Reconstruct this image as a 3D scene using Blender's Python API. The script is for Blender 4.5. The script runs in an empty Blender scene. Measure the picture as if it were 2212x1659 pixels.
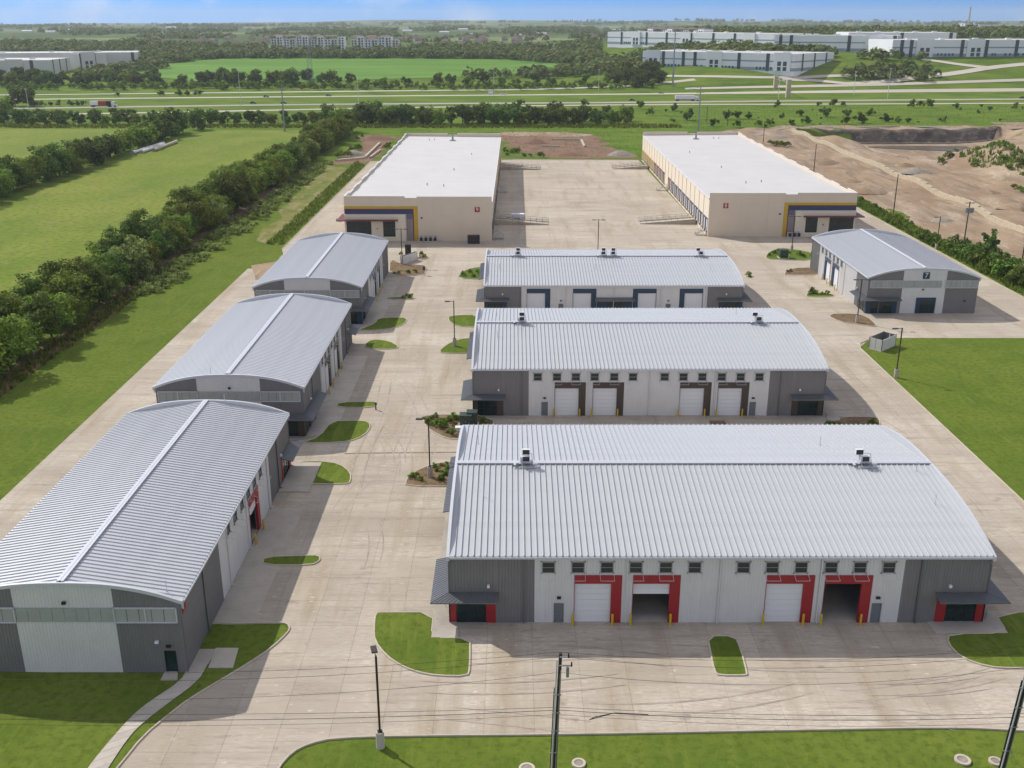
import bpy, math, random
from mathutils import Vector, Matrix, noise
from mathutils.geometry import tessellate_polygon
R = math.radians
scene = bpy.context.scene
col = scene.collection
# ------------------------------------------------------------------ camera, sky, sun, exposure
cam_d = bpy.data.cameras.new('camera'); cam = bpy.data.objects.new('camera', cam_d); col.objects.link(cam)
cam.location = (0, 0, 56.0); cam.rotation_euler = (R(90 - 19.6), 0, 0)
cam_d.sensor_width = 36.0; cam_d.lens = 36.0 * 2200 / 2212; cam_d.clip_start = 1.0; cam_d.clip_end = 60000
scene.camera = cam
SUN_DIR = Vector((-6.5, 5.7, 7.6)).normalized()          # towards the sun
elev = math.asin(SUN_DIR.z); azim = math.atan2(SUN_DIR.x, SUN_DIR.y)
world = bpy.data.worlds.new('World'); scene.world = world; world.use_nodes = True
wn = world.node_tree; wn.nodes.clear()
w_out = wn.nodes.new('ShaderNodeOutputWorld'); w_bg = wn.nodes.new('ShaderNodeBackground')
w_sky = wn.nodes.new('ShaderNodeTexSky'); w_sky.sky_type = 'NISHITA'; w_sky.sun_disc = False
w_sky.sun_elevation = elev; w_sky.sun_rotation = azim % (2 * math.pi)
w_sky.altitude = 200; w_sky.air_density = 1.0; w_sky.dust_density = 0.15; w_sky.ozone_density = 3.0
w_tc = wn.nodes.new('ShaderNodeTexCoord'); w_map = wn.nodes.new('ShaderNodeVectorMath'); w_map.operation = 'MULTIPLY_ADD'
w_map.inputs[1].default_value = (1, 1, 0.85); w_map.inputs[2].default_value = (0, 0, 0.26)
wn.links.new(w_tc.outputs['Generated'], w_map.inputs[0]); wn.links.new(w_map.outputs[0], w_sky.inputs['Vector'])
# scattered soft clouds added to whiten the sky's fill light, view left mostly clear
w_hs = wn.nodes.new('ShaderNodeHueSaturation'); w_hs.inputs['Saturation'].default_value = 1.5; w_hs.inputs['Value'].default_value = .74
w_cn = wn.nodes.new('ShaderNodeTexNoise'); w_cn.inputs['Scale'].default_value = 2.6; w_cn.inputs['Detail'].default_value = 7; w_cn.inputs['Roughness'].default_value = .55
w_cm = wn.nodes.new('ShaderNodeMapping'); w_cm.inputs['Scale'].default_value = (1, 1, 1.6); w_cm.inputs['Location'].default_value = (5.5, 1.2, 8.3)
w_cr = wn.nodes.new('ShaderNodeMapRange'); w_cr.inputs[1].default_value = 0.465; w_cr.inputs[2].default_value = 0.60; w_cr.inputs[4].default_value = 0.92
w_mx = wn.nodes.new('ShaderNodeMix'); w_mx.data_type = 'RGBA'; w_mx.inputs['B'].default_value = (5.9, 5.25, 4.5, 1)
wn.links.new(w_tc.outputs['Generated'], w_cm.inputs[0]); wn.links.new(w_cm.outputs[0], w_cn.inputs['Vector'])
wn.links.new(w_cn.outputs['Fac'], w_cr.inputs[0]); wn.links.new(w_cr.outputs[0], w_mx.inputs['Factor'])
wn.links.new(w_sky.outputs[0], w_hs.inputs['Color']); wn.links.new(w_hs.outputs[0], w_mx.inputs['A']); wn.links.new(w_mx.outputs['Result'], w_bg.inputs['Color'])
wn.links.new(w_bg.outputs[0], w_out.inputs[0]); w_bg.inputs['Strength'].default_value = 0.14
sun_d = bpy.data.lights.new('sun', 'SUN'); sun_d.energy = 2.6; sun_d.angle = R(0.53); sun_d.color = (1.0, 0.955, 0.88)
sun = bpy.data.objects.new('sun', sun_d); col.objects.link(sun); sun.location = (-200, 200, 300)
sun.rotation_euler = (-SUN_DIR).to_track_quat('-Z', 'Y').to_euler()
vs = scene.view_settings; vs.view_transform = 'Standard'; vs.look = 'None'; vs.exposure = 0.64; vs.gamma = 1.0; vs.use_curve_mapping = False
scene.cycles.max_bounces = 5; scene.cycles.diffuse_bounces = 2; scene.cycles.glossy_bounces = 2; scene.cycles.transmission_bounces = 2
scene.cycles.volume_bounces = 0; scene.cycles.transparent_max_bounces = 4; scene.cycles.caustics_reflective = False; scene.cycles.caustics_refractive = False
rnd = random.Random(7)

# ------------------------------------------------------------------ helpers
class MB:
    def __init__(s, fn=None): s.v = []; s.f = []; s.mi = []; s.m = 0; s.fn = fn
    def face(s, pts):
        i = len(s.v); s.v += [s.fn(*p) if s.fn else tuple(p) for p in pts]; s.f.append(tuple(range(i, i + len(pts)))); s.mi.append(s.m)
    def mesh(s, verts, faces):
        i = len(s.v); s.v += [s.fn(*p) if s.fn else tuple(p) for p in verts]
        for f in faces: s.f.append(tuple(i + k for k in f)); s.mi.append(s.m)
        return s
    def box(s, x0, x1, y0, y1, z0, z1):
        s.mesh([(x0,y0,z0),(x1,y0,z0),(x1,y1,z0),(x0,y1,z0),(x0,y0,z1),(x1,y0,z1),(x1,y1,z1),(x0,y1,z1)],
               [(0,3,2,1),(4,5,6,7),(0,1,5,4),(1,2,6,5),(2,3,7,6),(3,0,4,7)])
        return s
    def prism(s, poly, z0, z1):
        n = len(poly); a = sum(poly[i][0]*poly[(i+1)%n][1]-poly[(i+1)%n][0]*poly[i][1] for i in range(n))
        if a < 0: poly = poly[::-1]
        tris = tessellate_polygon([[Vector((p[0], p[1], 0)) for p in poly]])
        vs_ = [(p[0], p[1], z0) for p in poly] + [(p[0], p[1], z1) for p in poly]; fs = []
        for t in tris:
            A, B, Cc = [poly[k] for k in t]
            o = (B[0]-A[0])*(Cc[1]-A[1])-(B[1]-A[1])*(Cc[0]-A[0])
            fs.append(tuple(n + k for k in (t if o > 0 else t[::-1])))
        for i in range(n): j = (i+1) % n; fs.append((i, j, n+j, n+i))
        s.mesh(vs_, fs); return s
    def tube(s, p0, p1, r0, r1=None, n=8):
        r1 = r0 if r1 is None else r1
        a = Vector(p0); b = Vector(p1); d = (b - a).normalized()
        u = d.orthogonal().normalized(); w = d.cross(u)
        vs_ = []
        for c, r in ((a, r0), (b, r1)):
            for k in range(n):
                t = 2*math.pi*k/n; vs_.append(tuple(c + u*(r*math.cos(t)) + w*(r*math.sin(t))))
        fs = [(k, (k+1) % n, n+(k+1) % n, n+k) for k in range(n)] + [tuple(range(n-1, -1, -1)), tuple(range(n, 2*n))]
        s.mesh(vs_, fs); return s
    def path(s, pts, r, n=6):
        for a, b in zip(pts, pts[1:]): s.tube(a, b, r, r, n)
        return s
    def build(s, name, mats, parent=None, loc=None, rz=None, smooth=False, kind=None, label=None):
        me = bpy.data.meshes.new(name); me.from_pydata(s.v, [], s.f)
        if not isinstance(mats, (list, tuple)): mats = [mats]
        for m in mats: (me.materials.append(m) if m else None)
        if len(mats) > 1: me.polygons.foreach_set('material_index', s.mi)
        if smooth: me.polygons.foreach_set('use_smooth', [True]*len(s.f))
        me.update()
        return obj(name, me, parent, loc, rz, kind, label)
def obj(name, me, parent=None, loc=None, rz=None, kind=None, label=None):
    o = bpy.data.objects.new(name, me); col.objects.link(o)
    if parent: o.parent = parent
    if loc is not None: o.location = loc
    if rz is not None: o.rotation_euler[2] = rz
    if kind: o['kind'] = kind
    if label: o['label'] = label
    return o
def tag(o, label, cat, group=None):
    o['label'] = label; o['category'] = cat
    if group: o['group'] = group
    return o
def thing(name, label, cat, loc=(0,0,0), rz=0.0, group=None):
    o = bpy.data.objects.new(name, None); col.objects.link(o); o.empty_display_size = 0.5
    o.location = loc; o.rotation_euler[2] = rz
    return tag(o, label, cat, group)
def copy_tree(o, parent=None, loc=None, rz=None, label=None, group=None):
    c = o.copy(); col.objects.link(c); c.parent = parent
    if loc is not None: c.location = loc
    if rz is not None: c.rotation_euler[2] = rz
    if label: c['label'] = label
    if group: c['group'] = group
    for ch in o.children: copy_tree(ch, c)
    return c
def box_part(name, mat, parent, *b, label=None): return MB().box(*b).build(name, mat, parent, label=label)

def smooth(pts, it=2, closed=True):
    for _ in range(it):
        q = []; n = len(pts); rng = range(n) if closed else range(n-1)
        if not closed: q.append(pts[0])
        for i in rng:
            a = pts[i]; b = pts[(i+1) % n]
            q += [(a[0]*.75+b[0]*.25, a[1]*.75+b[1]*.25), (a[0]*.25+b[0]*.75, a[1]*.25+b[1]*.75)]
        if not closed: q.append(pts[-1])
        pts = q
    return pts
def wobble(pts, amp, step, seed=0, closed=True):
    out = []; n = len(pts)
    for i in range(n if closed else n-1):
        a = Vector(pts[i]); b = Vector(pts[(i+1) % n]); k = max(1, int((b-a).length/step))
        for j in range(k):
            p = a.lerp(b, j/k); q = Vector((p.x/ (step*3), p.y/(step*3), seed*7.3))
            out.append((p.x + amp*noise.noise(q), p.y + amp*noise.noise(q+Vector((31.4, 9.1, 0)))))
    if not closed: out.append(tuple(pts[-1]))
    return out
def clip_rect(poly, x0, x1, y0, y1):
    def clip(ps, ins, inter):
        o = []
        for i in range(len(ps)):
            a = ps[i-1]; b = ps[i]
            if ins(b):
                if not ins(a): o.append(inter(a, b))
                o.append(b)
            elif ins(a): o.append(inter(a, b))
        return o
    def ix(c): return lambda a, b: (c, a[1]+(b[1]-a[1])*(c-a[0])/(b[0]-a[0]))
    def iy(c): return lambda a, b: (a[0]+(b[0]-a[0])*(c-a[1])/(b[1]-a[1]), c)
    for ins, it in ((lambda p: p[0] >= x0, ix(x0)), (lambda p: p[0] <= x1, ix(x1)), (lambda p: p[1] >= y0, iy(y0)), (lambda p: p[1] <= y1, iy(y1))):
        poly = clip(poly, ins, it)
        if len(poly) < 3: return []
    return poly
def area(p): return abs(sum(p[i-1][0]*p[i][1]-p[i][0]*p[i-1][1] for i in range(len(p))))/2
def inside(p, poly):
    c = False; x, y = p[0], p[1]
    for i in range(len(poly)):
        a = poly[i-1]; b = poly[i]
        if (a[1] > y) != (b[1] > y) and x < (b[0]-a[0])*(y-a[1])/(b[1]-a[1])+a[0]: c = not c
    return c

# ------------------------------------------------------------------ materials
def srgb(r, g, b):
    f = lambda c: (c/255/12.92 if c/255 <= .04045 else ((c/255+.055)/1.055)**2.4)
    return (f(r), f(g), f(b), 1)
def new_mat(name):
    m = bpy.data.materials.new(name); m.use_nodes = True; nt = m.node_tree
    return m, nt, nt.nodes['Principled BSDF']
def N(nt, t, **kw):
    n = nt.nodes.new(t)
    for k, v in kw.items():
        if k.startswith('i_'): n.inputs[int(k[2:]) if k[2:].isdigit() else k[2:]].default_value = v
        else: setattr(n, k, v)
    return n
def plain(name, c, rough=.6, metal=0.0, var=.08, scale=1.2, spec=.5):
    """one paint or metal colour with a little dirt and tone variation"""
    m, nt, b = new_mat(name)
    tc = N(nt, 'ShaderNodeTexCoord'); no = N(nt, 'ShaderNodeTexNoise', i_Scale=scale, i_Detail=5.0, i_Roughness=.65)
    nt.links.new(tc.outputs['Object'], no.inputs['Vector'])
    mr = N(nt, 'ShaderNodeMapRange', i_1=.3, i_2=.7, i_3=1-var, i_4=1+var); nt.links.new(no.outputs['Fac'], mr.inputs[0])
    mx = N(nt, 'ShaderNodeVectorMath', operation='SCALE'); mx.inputs[0].default_value = c[:3]
    nt.links.new(mr.outputs[0], mx.inputs['Scale']); nt.links.new(mx.outputs[0], b.inputs['Base Color'])
    b.inputs['Roughness'].default_value = rough; b.inputs['Metallic'].default_value = metal; b.inputs['Specular IOR Level'].default_value = spec
    return m
def layered(name, cols, rough=.9, bump=0.0, bscale=2.0, spec=.08, obj_var=0.0):
    """world-space colour layers: cols = [base, (colour, scale, lo, hi, stretch), ...] mixed by noise"""
    m, nt, b = new_mat(name)
    ge = N(nt, 'ShaderNodeNewGeometry'); cur = N(nt, 'ShaderNodeRGB'); cur.outputs[0].default_value = cols[0]; out = cur.outputs[0]
    for k, (c, sc, lo, hi, st) in enumerate(cols[1:]):
        mp = N(nt, 'ShaderNodeMapping'); mp.inputs['Scale'].default_value = (sc*st[0], sc*st[1], sc); mp.inputs['Location'].default_value = (k*17.3, k*5.1, 0)
        nt.links.new(ge.outputs['Position'], mp.inputs[0])
        no = N(nt, 'ShaderNodeTexNoise', i_Scale=1.0, i_Detail=6.0, i_Roughness=.62); nt.links.new(mp.outputs[0], no.inputs['Vector'])
        mr = N(nt, 'ShaderNodeMapRange', i_1=lo, i_2=hi); nt.links.new(no.outputs['Fac'], mr.inputs[0])
        mx = N(nt, 'ShaderNodeMix', data_type='RGBA'); mx.inputs['B'].default_value = c
        nt.links.new(mr.outputs[0], mx.inputs['Factor']); nt.links.new(out, mx.inputs['A']); out = mx.outputs['Result']
    if obj_var:
        oi = N(nt, 'ShaderNodeObjectInfo'); mr = N(nt, 'ShaderNodeMapRange', i_3=1-obj_var, i_4=1+obj_var); nt.links.new(oi.outputs['Random'], mr.inputs[0])
        sc_ = N(nt, 'ShaderNodeVectorMath', operation='SCALE'); nt.links.new(out, sc_.inputs[0]); nt.links.new(mr.outputs[0], sc_.inputs['Scale']); out = sc_.outputs[0]
    nt.links.new(out, b.inputs['Base Color']); b.inputs['Roughness'].default_value = rough; b.inputs['Specular IOR Level'].default_value = spec
    if bump:
        no = N(nt, 'ShaderNodeTexNoise', i_Scale=bscale, i_Detail=4.0); nt.links.new(ge.outputs['Position'], no.inputs['Vector'])
        bp = N(nt, 'ShaderNodeBump', i_Strength=bump, i_Distance=.1); nt.links.new(no.outputs['Fac'], bp.inputs['Height']); nt.links.new(bp.outputs[0], b.inputs['Normal'])
    return m
def lin(r, g, b): return (r, g, b, 1)
S1 = (1, 1)
M = {}
M['concrete'] = layered('concrete', [lin(.485,.43,.355), (lin(.39,.338,.272), .035, .42, .6, S1), (lin(.58,.52,.43), .09, .47, .64, (.3,1)), (lin(.36,.285,.20), .16, .5, .66, (1.6,.2)), (lin(.33,.285,.23), .35, .52, .68, (.2,1.6)),
                        (lin(.29,.245,.195), 1.1, .55, .7, (.15,1.6)), (lin(.42,.36,.28), 5.0, .42, .62, (.25,1.2)), (lin(.29,.245,.195), .55, .62, .74, (.6,1)), (lin(.60,.55,.46), 1.7, .62, .7, (.5,1.3))], .88, .05, 9.0, obj_var=.05)
M['joint'] = layered('joint_filler', [lin(.24,.19,.145), (lin(.14,.115,.09), .8, .45, .7, S1)])
M['walk'] = layered('walk_concrete', [lin(.50,.455,.39), (lin(.41,.365,.305), .35, .4, .7, S1), (lin(.28,.25,.22), 2.0, .6, .8, S1)], .9, obj_var=.08)
M['kerb'] = layered('kerb_concrete', [lin(.54,.475,.38), (lin(.44,.38,.30), .5, .45, .7, S1), (lin(.25,.20,.15), 2.2, .6, .75, S1)], .9)
M['lawn'] = layered('lawn_grass', [lin(.118,.165,.024), (lin(.155,.195,.032), .045, .4, .65, S1), (lin(.088,.135,.019), .14, .45, .7, S1), (lin(.18,.18,.06), .35, .6, .8, S1), (lin(.085,.125,.018), 1.3, .46, .66, S1), (lin(.165,.205,.035), .5, .5, .66, (2.2,.25)), (lin(.07,.105,.016), .45, .6, .72, S1),
                        (lin(.12,.18,.035), 5.0, .5, .8, S1)], .95, .6, 5.0, spec=.03)
M['field'] = layered('hay_field', [lin(.165,.225,.024), (lin(.225,.255,.042), .02, .38, .62, S1), (lin(.125,.195,.02), .045, .45, .68, (1,.5)), (lin(.21,.185,.07), .10, .55, .75, (.4,1.4)), (lin(.11,.15,.018), .6, .46, .66, S1), (lin(.24,.21,.08), .3, .58, .68, (.6,1.3))], .95, .6, 3.0)
M['rough_grass'] = layered('rough_grass', [lin(.10,.16,.02), (lin(.15,.20,.03), .03, .4, .7, S1), (lin(.06,.10,.015), .1, .45, .72, (.4,1)), (lin(.12,.15,.04), .5, .5, .8, S1)], .95, .8, 1.5)
M['crop_field'] = layered('crop_field', [lin(.11,.23,.03), (lin(.16,.29,.05), .012, .4, .7, (.4,1)), (lin(.085,.18,.025), .03, .45, .7, (.3,1.5))], .95)
M['dirt'] = layered('bare_dirt', [lin(.37,.27,.175), (lin(.27,.19,.12), .03, .4, .6, S1), (lin(.45,.36,.265), .05, .5, .68, (1.6,.4)), (lin(.21,.155,.11), .14, .5, .68, (1.8,.3)), (lin(.46,.40,.32), .3, .58, .72, (1.5,.3)), (lin(.15,.16,.05), .08, .62, .72, S1), (lin(.24,.18,.13), 1.1, .48, .72, S1)], .95, 1.0, .8)
M['dry_grass'] = layered('dry_grass', [lin(.21,.20,.06), (lin(.11,.155,.025), .12, .42, .62, S1), (lin(.33,.26,.15), .25, .5, .7, (1.3,.5)), (lin(.12,.13,.035), 1.2, .5, .75, S1)], .95, .6, 3.0)
M['red_soil'] = layered('red_soil', [lin(.24,.15,.10), (lin(.17,.105,.07), .12, .4, .7, S1), (lin(.32,.23,.16), .3, .55, .8, S1)], .95, .8, 1.5)
M['mulch'] = layered('bed_soil', [lin(.19,.125,.075), (lin(.27,.19,.12), .5, .45, .7, S1), (lin(.06,.09,.02), .9, .52, .66, S1), (lin(.10,.07,.045), 2.5, .5, .8, S1)], .95, .8, 3.0)
M['cliff'] = layered('dark_cut_bank', [lin(.16,.13,.105), (lin(.08,.068,.058), .15, .4, .65, S1), (lin(.30,.25,.20), .3, .52, .7, (1,1))], .95, .9, .6)
M['limestone'] = layered('pale_limestone', [lin(.55,.47,.34), (lin(.43,.36,.25), .6, .4, .7, S1), (lin(.62,.55,.42), 2.0, .5, .8, S1)], .9, .6, 2.0)
M['rubble'] = layered('grey_rubble', [lin(.34,.30,.25), (lin(.22,.19,.16), 1.0, .4, .7, S1)], .95, .8, 2.0)
M['water'] = plain('pond_water', lin(.19,.17,.14), .12, 0, .1, .05)
M['road'] = layered('highway_concrete', [lin(.42,.38,.32), (lin(.34,.30,.26), .03, .4, .7, (.2,1))], .9)
M['road_pale'] = layered('frontage_concrete', [lin(.55,.50,.42), (lin(.45,.40,.33), .03, .4, .7, (.2,1))], .9)
M['galv'] = plain('galvalume_roof', lin(.50,.515,.53), .42, .1, .045, .5, .5)
M['galv_trim'] = plain('galvalume_trim', lin(.59,.60,.625), .4, .1, .04, 2.0)
M['light_wall'] = plain('light_grey_siding', lin(.69,.68,.66), .5, .1, .04, .5)
M['dark_wall'] = plain('charcoal_siding', lin(.20,.193,.193), .5, .1, .06, .5)
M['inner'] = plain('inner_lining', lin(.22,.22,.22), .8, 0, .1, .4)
M['charcoal_metal'] = plain('charcoal_metal', lin(.15,.155,.165), .4, .3, .06, 1.0)
M['red'] = plain('red_paint', lin(.33,.014,.02), .45, 0, .06, .8)
M['brown'] = plain('dark_brown_paint', lin(.06,.042,.033), .45, 0, .08, .8)
M['blue'] = plain('navy_blue_paint', lin(.012,.042,.09), .45, 0, .06, .8)
M['navy'] = plain('stripe_navy', lin(.035,.05,.14), .6, 0, .05, .8)
M['yellow_stripe'] = plain('stripe_yellow', lin(.56,.36,.03), .6, 0, .06, .8)
M['maroon'] = plain('stripe_maroon', lin(.14,.022,.025), .55, 0, .06, .8)
M['mauve'] = plain('stripe_mauve', lin(.27,.22,.22), .6, 0, .05, .8)
M['slate'] = plain('stripe_slate', lin(.13,.13,.19), .6, 0, .05, .8)
M['tan'] = plain('tan_tilt_wall', lin(.72,.60,.455), .8, 0, .04, .25)
M['tan2'] = plain('cream_tilt_wall', lin(.76,.67,.52), .8, 0, .04, .3)
M['tpo'] = plain('white_membrane', lin(.58,.56,.53), .6, 0, .05, .12)
M['white'] = plain('white_paint', lin(.76,.76,.77), .5, 0, .03, .8)
M['off_white'] = plain('far_white_wall', lin(.82,.82,.83), .7, 0, .04, .06)
M['far_grey'] = plain('far_grey_wall', lin(.64,.62,.59), .7, 0, .05, .06)
M['far_blue'] = plain('far_blue_band', lin(.30,.35,.42), .7, 0, .05, .06)
M['far_dark'] = plain('far_dark_panel', lin(.055,.065,.075), .4, 0, .1, .1)
M['teal_glass'] = plain('teal_glass', lin(.02,.12,.14), .15, 0, .2, .2)
M['glass'] = plain('dark_glass', lin(.012,.03,.03), .05, 0, .25, .8, .45)
M['black'] = plain('black_metal', lin(.02,.018,.017), .5, .2, .15, 2.0)
M['bronze'] = plain('bronze_pole_paint', lin(.045,.035,.03), .45, .2, .1, 2.0)
M['yellow'] = plain('bollard_yellow', lin(.62,.42,.008), .45, 0, .06, 2.0)
M['steel'] = plain('grey_steel', lin(.30,.31,.32), .4, .5, .08, 2.0)
M['grey_door'] = plain('grey_door_paint', lin(.15,.165,.185), .5, 0, .05, 1.0)
M['translucent'] = plain('translucent_panel', lin(.37,.385,.36), .4, 0, .06, .6)
M['wood'] = plain('creosote_pole', lin(.055,.038,.028), .85, 0, .3, 3.0)
M['bark'] = plain('bark', lin(.10,.08,.06), .9, 0, .3, 2.0)
M['green_box'] = plain('utility_green', lin(.03,.055,.04), .5, 0, .1, 2.0)
M['lamp'] = plain('lamp_lens', lin(.8,.8,.8), .3, 0, .02)
M['roof_brown'] = plain('brown_shingle', lin(.16,.115,.085), .9, 0, .15, .2)
M['house_wall'] = plain('house_siding', lin(.45,.38,.31), .9, 0, .15, .2)
M['rubber'] = plain('tyre', lin(.02,.02,.02), .8)
M['truck_red'] = plain('truck_red', lin(.42,.03,.02), .45)
M['car_dark'] = plain('car_dark', lin(.03,.035,.045), .3)
M['car_silver'] = plain('car_silver', lin(.45,.46,.48), .3, .4)
def leaf_mat(name, base, var):
    m, nt, b = new_mat(name)
    oi = N(nt, 'ShaderNodeObjectInfo'); ge = N(nt, 'ShaderNodeNewGeometry')
    no = N(nt, 'ShaderNodeTexNoise', i_Scale=.9, i_Detail=3.0); nt.links.new(ge.outputs['Position'], no.inputs['Vector'])
    r1 = N(nt, 'ShaderNodeMapRange', i_1=.3, i_2=.7, i_3=.6, i_4=1.45); nt.links.new(no.outputs['Fac'], r1.inputs[0])
    r2 = N(nt, 'ShaderNodeMapRange', i_3=1-var, i_4=1+var); nt.links.new(oi.outputs['Random'], r2.inputs[0])
    r3 = N(nt, 'ShaderNodeMapRange', i_3=.7, i_4=1.3); nt.links.new(ge.outputs['Random Per Island'], r3.inputs[0])
    m1 = N(nt, 'ShaderNodeMath', operation='MULTIPLY'); nt.links.new(r1.outputs[0], m1.inputs[0]); nt.links.new(r2.outputs[0], m1.inputs[1])
    m2 = N(nt, 'ShaderNodeMath', operation='MULTIPLY'); nt.links.new(m1.outputs[0], m2.inputs[0]); nt.links.new(r3.outputs[0], m2.inputs[1])
    hs = N(nt, 'ShaderNodeHueSaturation', i_Color=base); r4 = N(nt, 'ShaderNodeMapRange', i_3=.475, i_4=.525); nt.links.new(oi.outputs['Random'], r4.inputs[0])
    nt.links.new(r4.outputs[0], hs.inputs['Hue']); nt.links.new(m2.outputs[0], hs.inputs['Value'])
    nt.links.new(hs.outputs[0], b.inputs['Base Color']); b.inputs['Roughness'].default_value = .7; b.inputs['Specular IOR Level'].default_value = .08
    tr = N(nt, 'ShaderNodeBsdfTranslucent'); nt.links.new(hs.outputs[0], tr.inputs['Color'])
    ms = N(nt, 'ShaderNodeMixShader', i_0=.3); nt.links.new(b.outputs[0], ms.inputs[1]); nt.links.new(tr.outputs[0], ms.inputs[2])
    nt.links.new(ms.outputs[0], nt.nodes['Material Output'].inputs['Surface']); return m
M['leaf'] = leaf_mat('leaf_green', lin(.175,.225,.032), .35)
M['leaf_dark'] = leaf_mat('leaf_dark_green', lin(.115,.17,.032), .35)
M['leaf_pale'] = leaf_mat('leaf_pale_green', lin(.27,.35,.10), .2)
M['weed'] = leaf_mat('weed_green', lin(.15,.22,.035), .2)

# ------------------------------------------------------------------ terrain
# TERRAIN-BEGIN
def S01(t):
    t = 0.0 if t < 0 else 1.0 if t > 1 else t
    return t*t*(3-2*t)
PROF = [(0,0),(870,0),(1000,5),(1300,14.5),(1400,19),(1500,21.5),(2000,23),(3000,26),(4500,34),(6500,43),(8500,53),(9500,50),(14000,20)]
def base_h(y):
    if y <= 870: return 0.0
    for (a, ha), (b, hb) in zip(PROF, PROF[1:]):
        if y <= b: return ha + (hb-ha)*(y-a)/(b-a)
    return 20.0
def gauss(x, y, cx, cy, sx, sy): return math.exp(-((x-cx)/sx)**2-((y-cy)/sy)**2)
def height(x, y):
    h = base_h(y)
    if y > 840:
        h += 21*S01((x-20)/250)*S01((y-850)/150)*(1-S01((y-1400)/900))
        if y > 1800:
            k = S01((y-1800)/2500)
            h += k*(7*math.sin(x/1100+y/1000)+6*math.sin(x/700-y/480+1.3)+2.5*math.sin(x/260+y/230)) - 16*k*S01((-x-600)/2500)
    if 95 < x < 345 and 228 < y < 600:
        e = S01((x-118)/12)*S01((y-228)/20)
        pit = S01((x-166)/10)*(1-S01((x-262)/14))*S01((y-440)/50)*(1-S01((y-566)/5))
        h += -6.5*pit
        ridge = S01((y-300)/40)*(1-S01((y-428)/14))
        h += ridge*8.5*math.exp(-((x-190-.04*(y-340))/11)**2)*(1+.25*math.sin(y/7.0)*math.sin(x/3.3))
        h += 5*gauss(x,y,268,520,18,45) + 3*gauss(x,y,160,505,6,22)*(1-pit)
        h += e*(1-pit)*(.35*math.sin(x/5.1+y/9)+.3*math.sin(x/2.7-y/6.3)+.8*gauss(x,y,131,402,5,7)+1.4*gauss(x,y,125,318,5,9)+1.6*gauss(x,y,160,335,4,12)+1.8*gauss(x,y,158,385,5,10))
    return h
# TERRAIN-END
DIRT = [(117.6,225),(117.6,438),(101,446),(101,540),(118,572),(150,592),(343,592),(343,225)]
def axis(segs):
    out = []
    for a, b, st in segs:
        n = max(1, round((b-a)/st)); out += [a+(b-a)*i/n for i in range(n)]
    return out + [segs[-1][1]]
gx = axis([(-12000,-5000,500),(-5000,-1500,140),(-1500,-300,50),(-300,80,20),(80,350,6),(350,900,25),(900,1500,50),(1500,5000,140),(5000,12000,500)])
gy = axis([(-150,220,40),(220,610,6),(610,840,25),(840,1500,15),(1500,3000,45),(3000,9600,110),(9600,14000,600)])
v = []; f = []
for y in gy:
    for x in gx:
        z = height(x, y) - .03
        if 122 < x < 338 and 231 < y < 586: z -= 2.5
        v.append((x, y, z))
nx = len(gx)
for j in range(len(gy)-1):
    for i in range(nx-1): f.append((j*nx+i, j*nx+i+1, (j+1)*nx+i+1, (j+1)*nx+i))
gm = MB(); gm.v = v; gm.f = f; gm.mi = [0]*len(f)
# ground colour: mown lawn near the site, rough country and woods beyond
m, nt, b = new_mat('ground_cover'); M['ground'] = m
ge = N(nt, 'ShaderNodeNewGeometry')
def gnoise(sc, lo, hi, st=(1,1), off=0):
    mp = N(nt, 'ShaderNodeMapping'); mp.inputs['Scale'].default_value = (sc*st[0], sc*st[1], sc); mp.inputs['Location'].default_value = (off, off*.7, 0)
    nt.links.new(ge.outputs['Position'], mp.inputs[0]); no = N(nt, 'ShaderNodeTexNoise', i_Scale=1.0, i_Detail=7.0, i_Roughness=.62)
    nt.links.new(mp.outputs[0], no.inputs['Vector']); mr = N(nt, 'ShaderNodeMapRange', i_1=lo, i_2=hi); nt.links.new(no.outputs['Fac'], mr.inputs[0]); return mr.outputs[0]
def gmix(fac, a, bcol):
    mx = N(nt, 'ShaderNodeMix', data_type='RGBA')
    nt.links.new(fac, mx.inputs['Factor'])
    for s_, c in (('A', a), ('B', bcol)):
        if isinstance(c, tuple): mx.inputs[s_].default_value = c
        else: nt.links.new(c, mx.inputs[s_])
    return mx.outputs['Result']
near = lin(.118,.165,.024)
near = gmix(gnoise(.045,.4,.65), near, lin(.155,.195,.032)); near = gmix(gnoise(.14,.45,.7,off=5), near, lin(.088,.135,.019))
near = gmix(gnoise(.5,.5,.68,(2.2,.25),off=14), near, lin(.15,.19,.03)); near = gmix(gnoise(.35,.6,.8,off=9), near, lin(.18,.18,.06)); near = gmix(gnoise(1.3,.46,.66,off=3), near, lin(.085,.125,.018)); near = gmix(gnoise(.45,.6,.72,off=33), near, lin(.07,.105,.016)); near = gmix(gnoise(5,.5,.8,off=13), near, lin(.12,.18,.035))
mid = gmix(gnoise(.02,.4,.65,off=21), lin(.10,.175,.018), lin(.155,.215,.03)); mid = gmix(gnoise(.08,.45,.68,(.4,1),off=31), mid, lin(.06,.11,.014)); mid = gmix(gnoise(.6,.48,.7,off=2), mid, lin(.15,.18,.035))
far = gmix(gnoise(.0022,.48,.58,(1,.6),off=4), lin(.085,.13,.04), lin(.21,.25,.10)); far = gmix(gnoise(.012,.42,.66,(1,.35),off=8), far, lin(.07,.105,.035)); far = gmix(gnoise(.004,.66,.70,(1,.5),off=16), far, lin(.24,.21,.13))
sp = N(nt, 'ShaderNodeSeparateXYZ'); nt.links.new(ge.outputs['Position'], sp.inputs[0])
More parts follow.
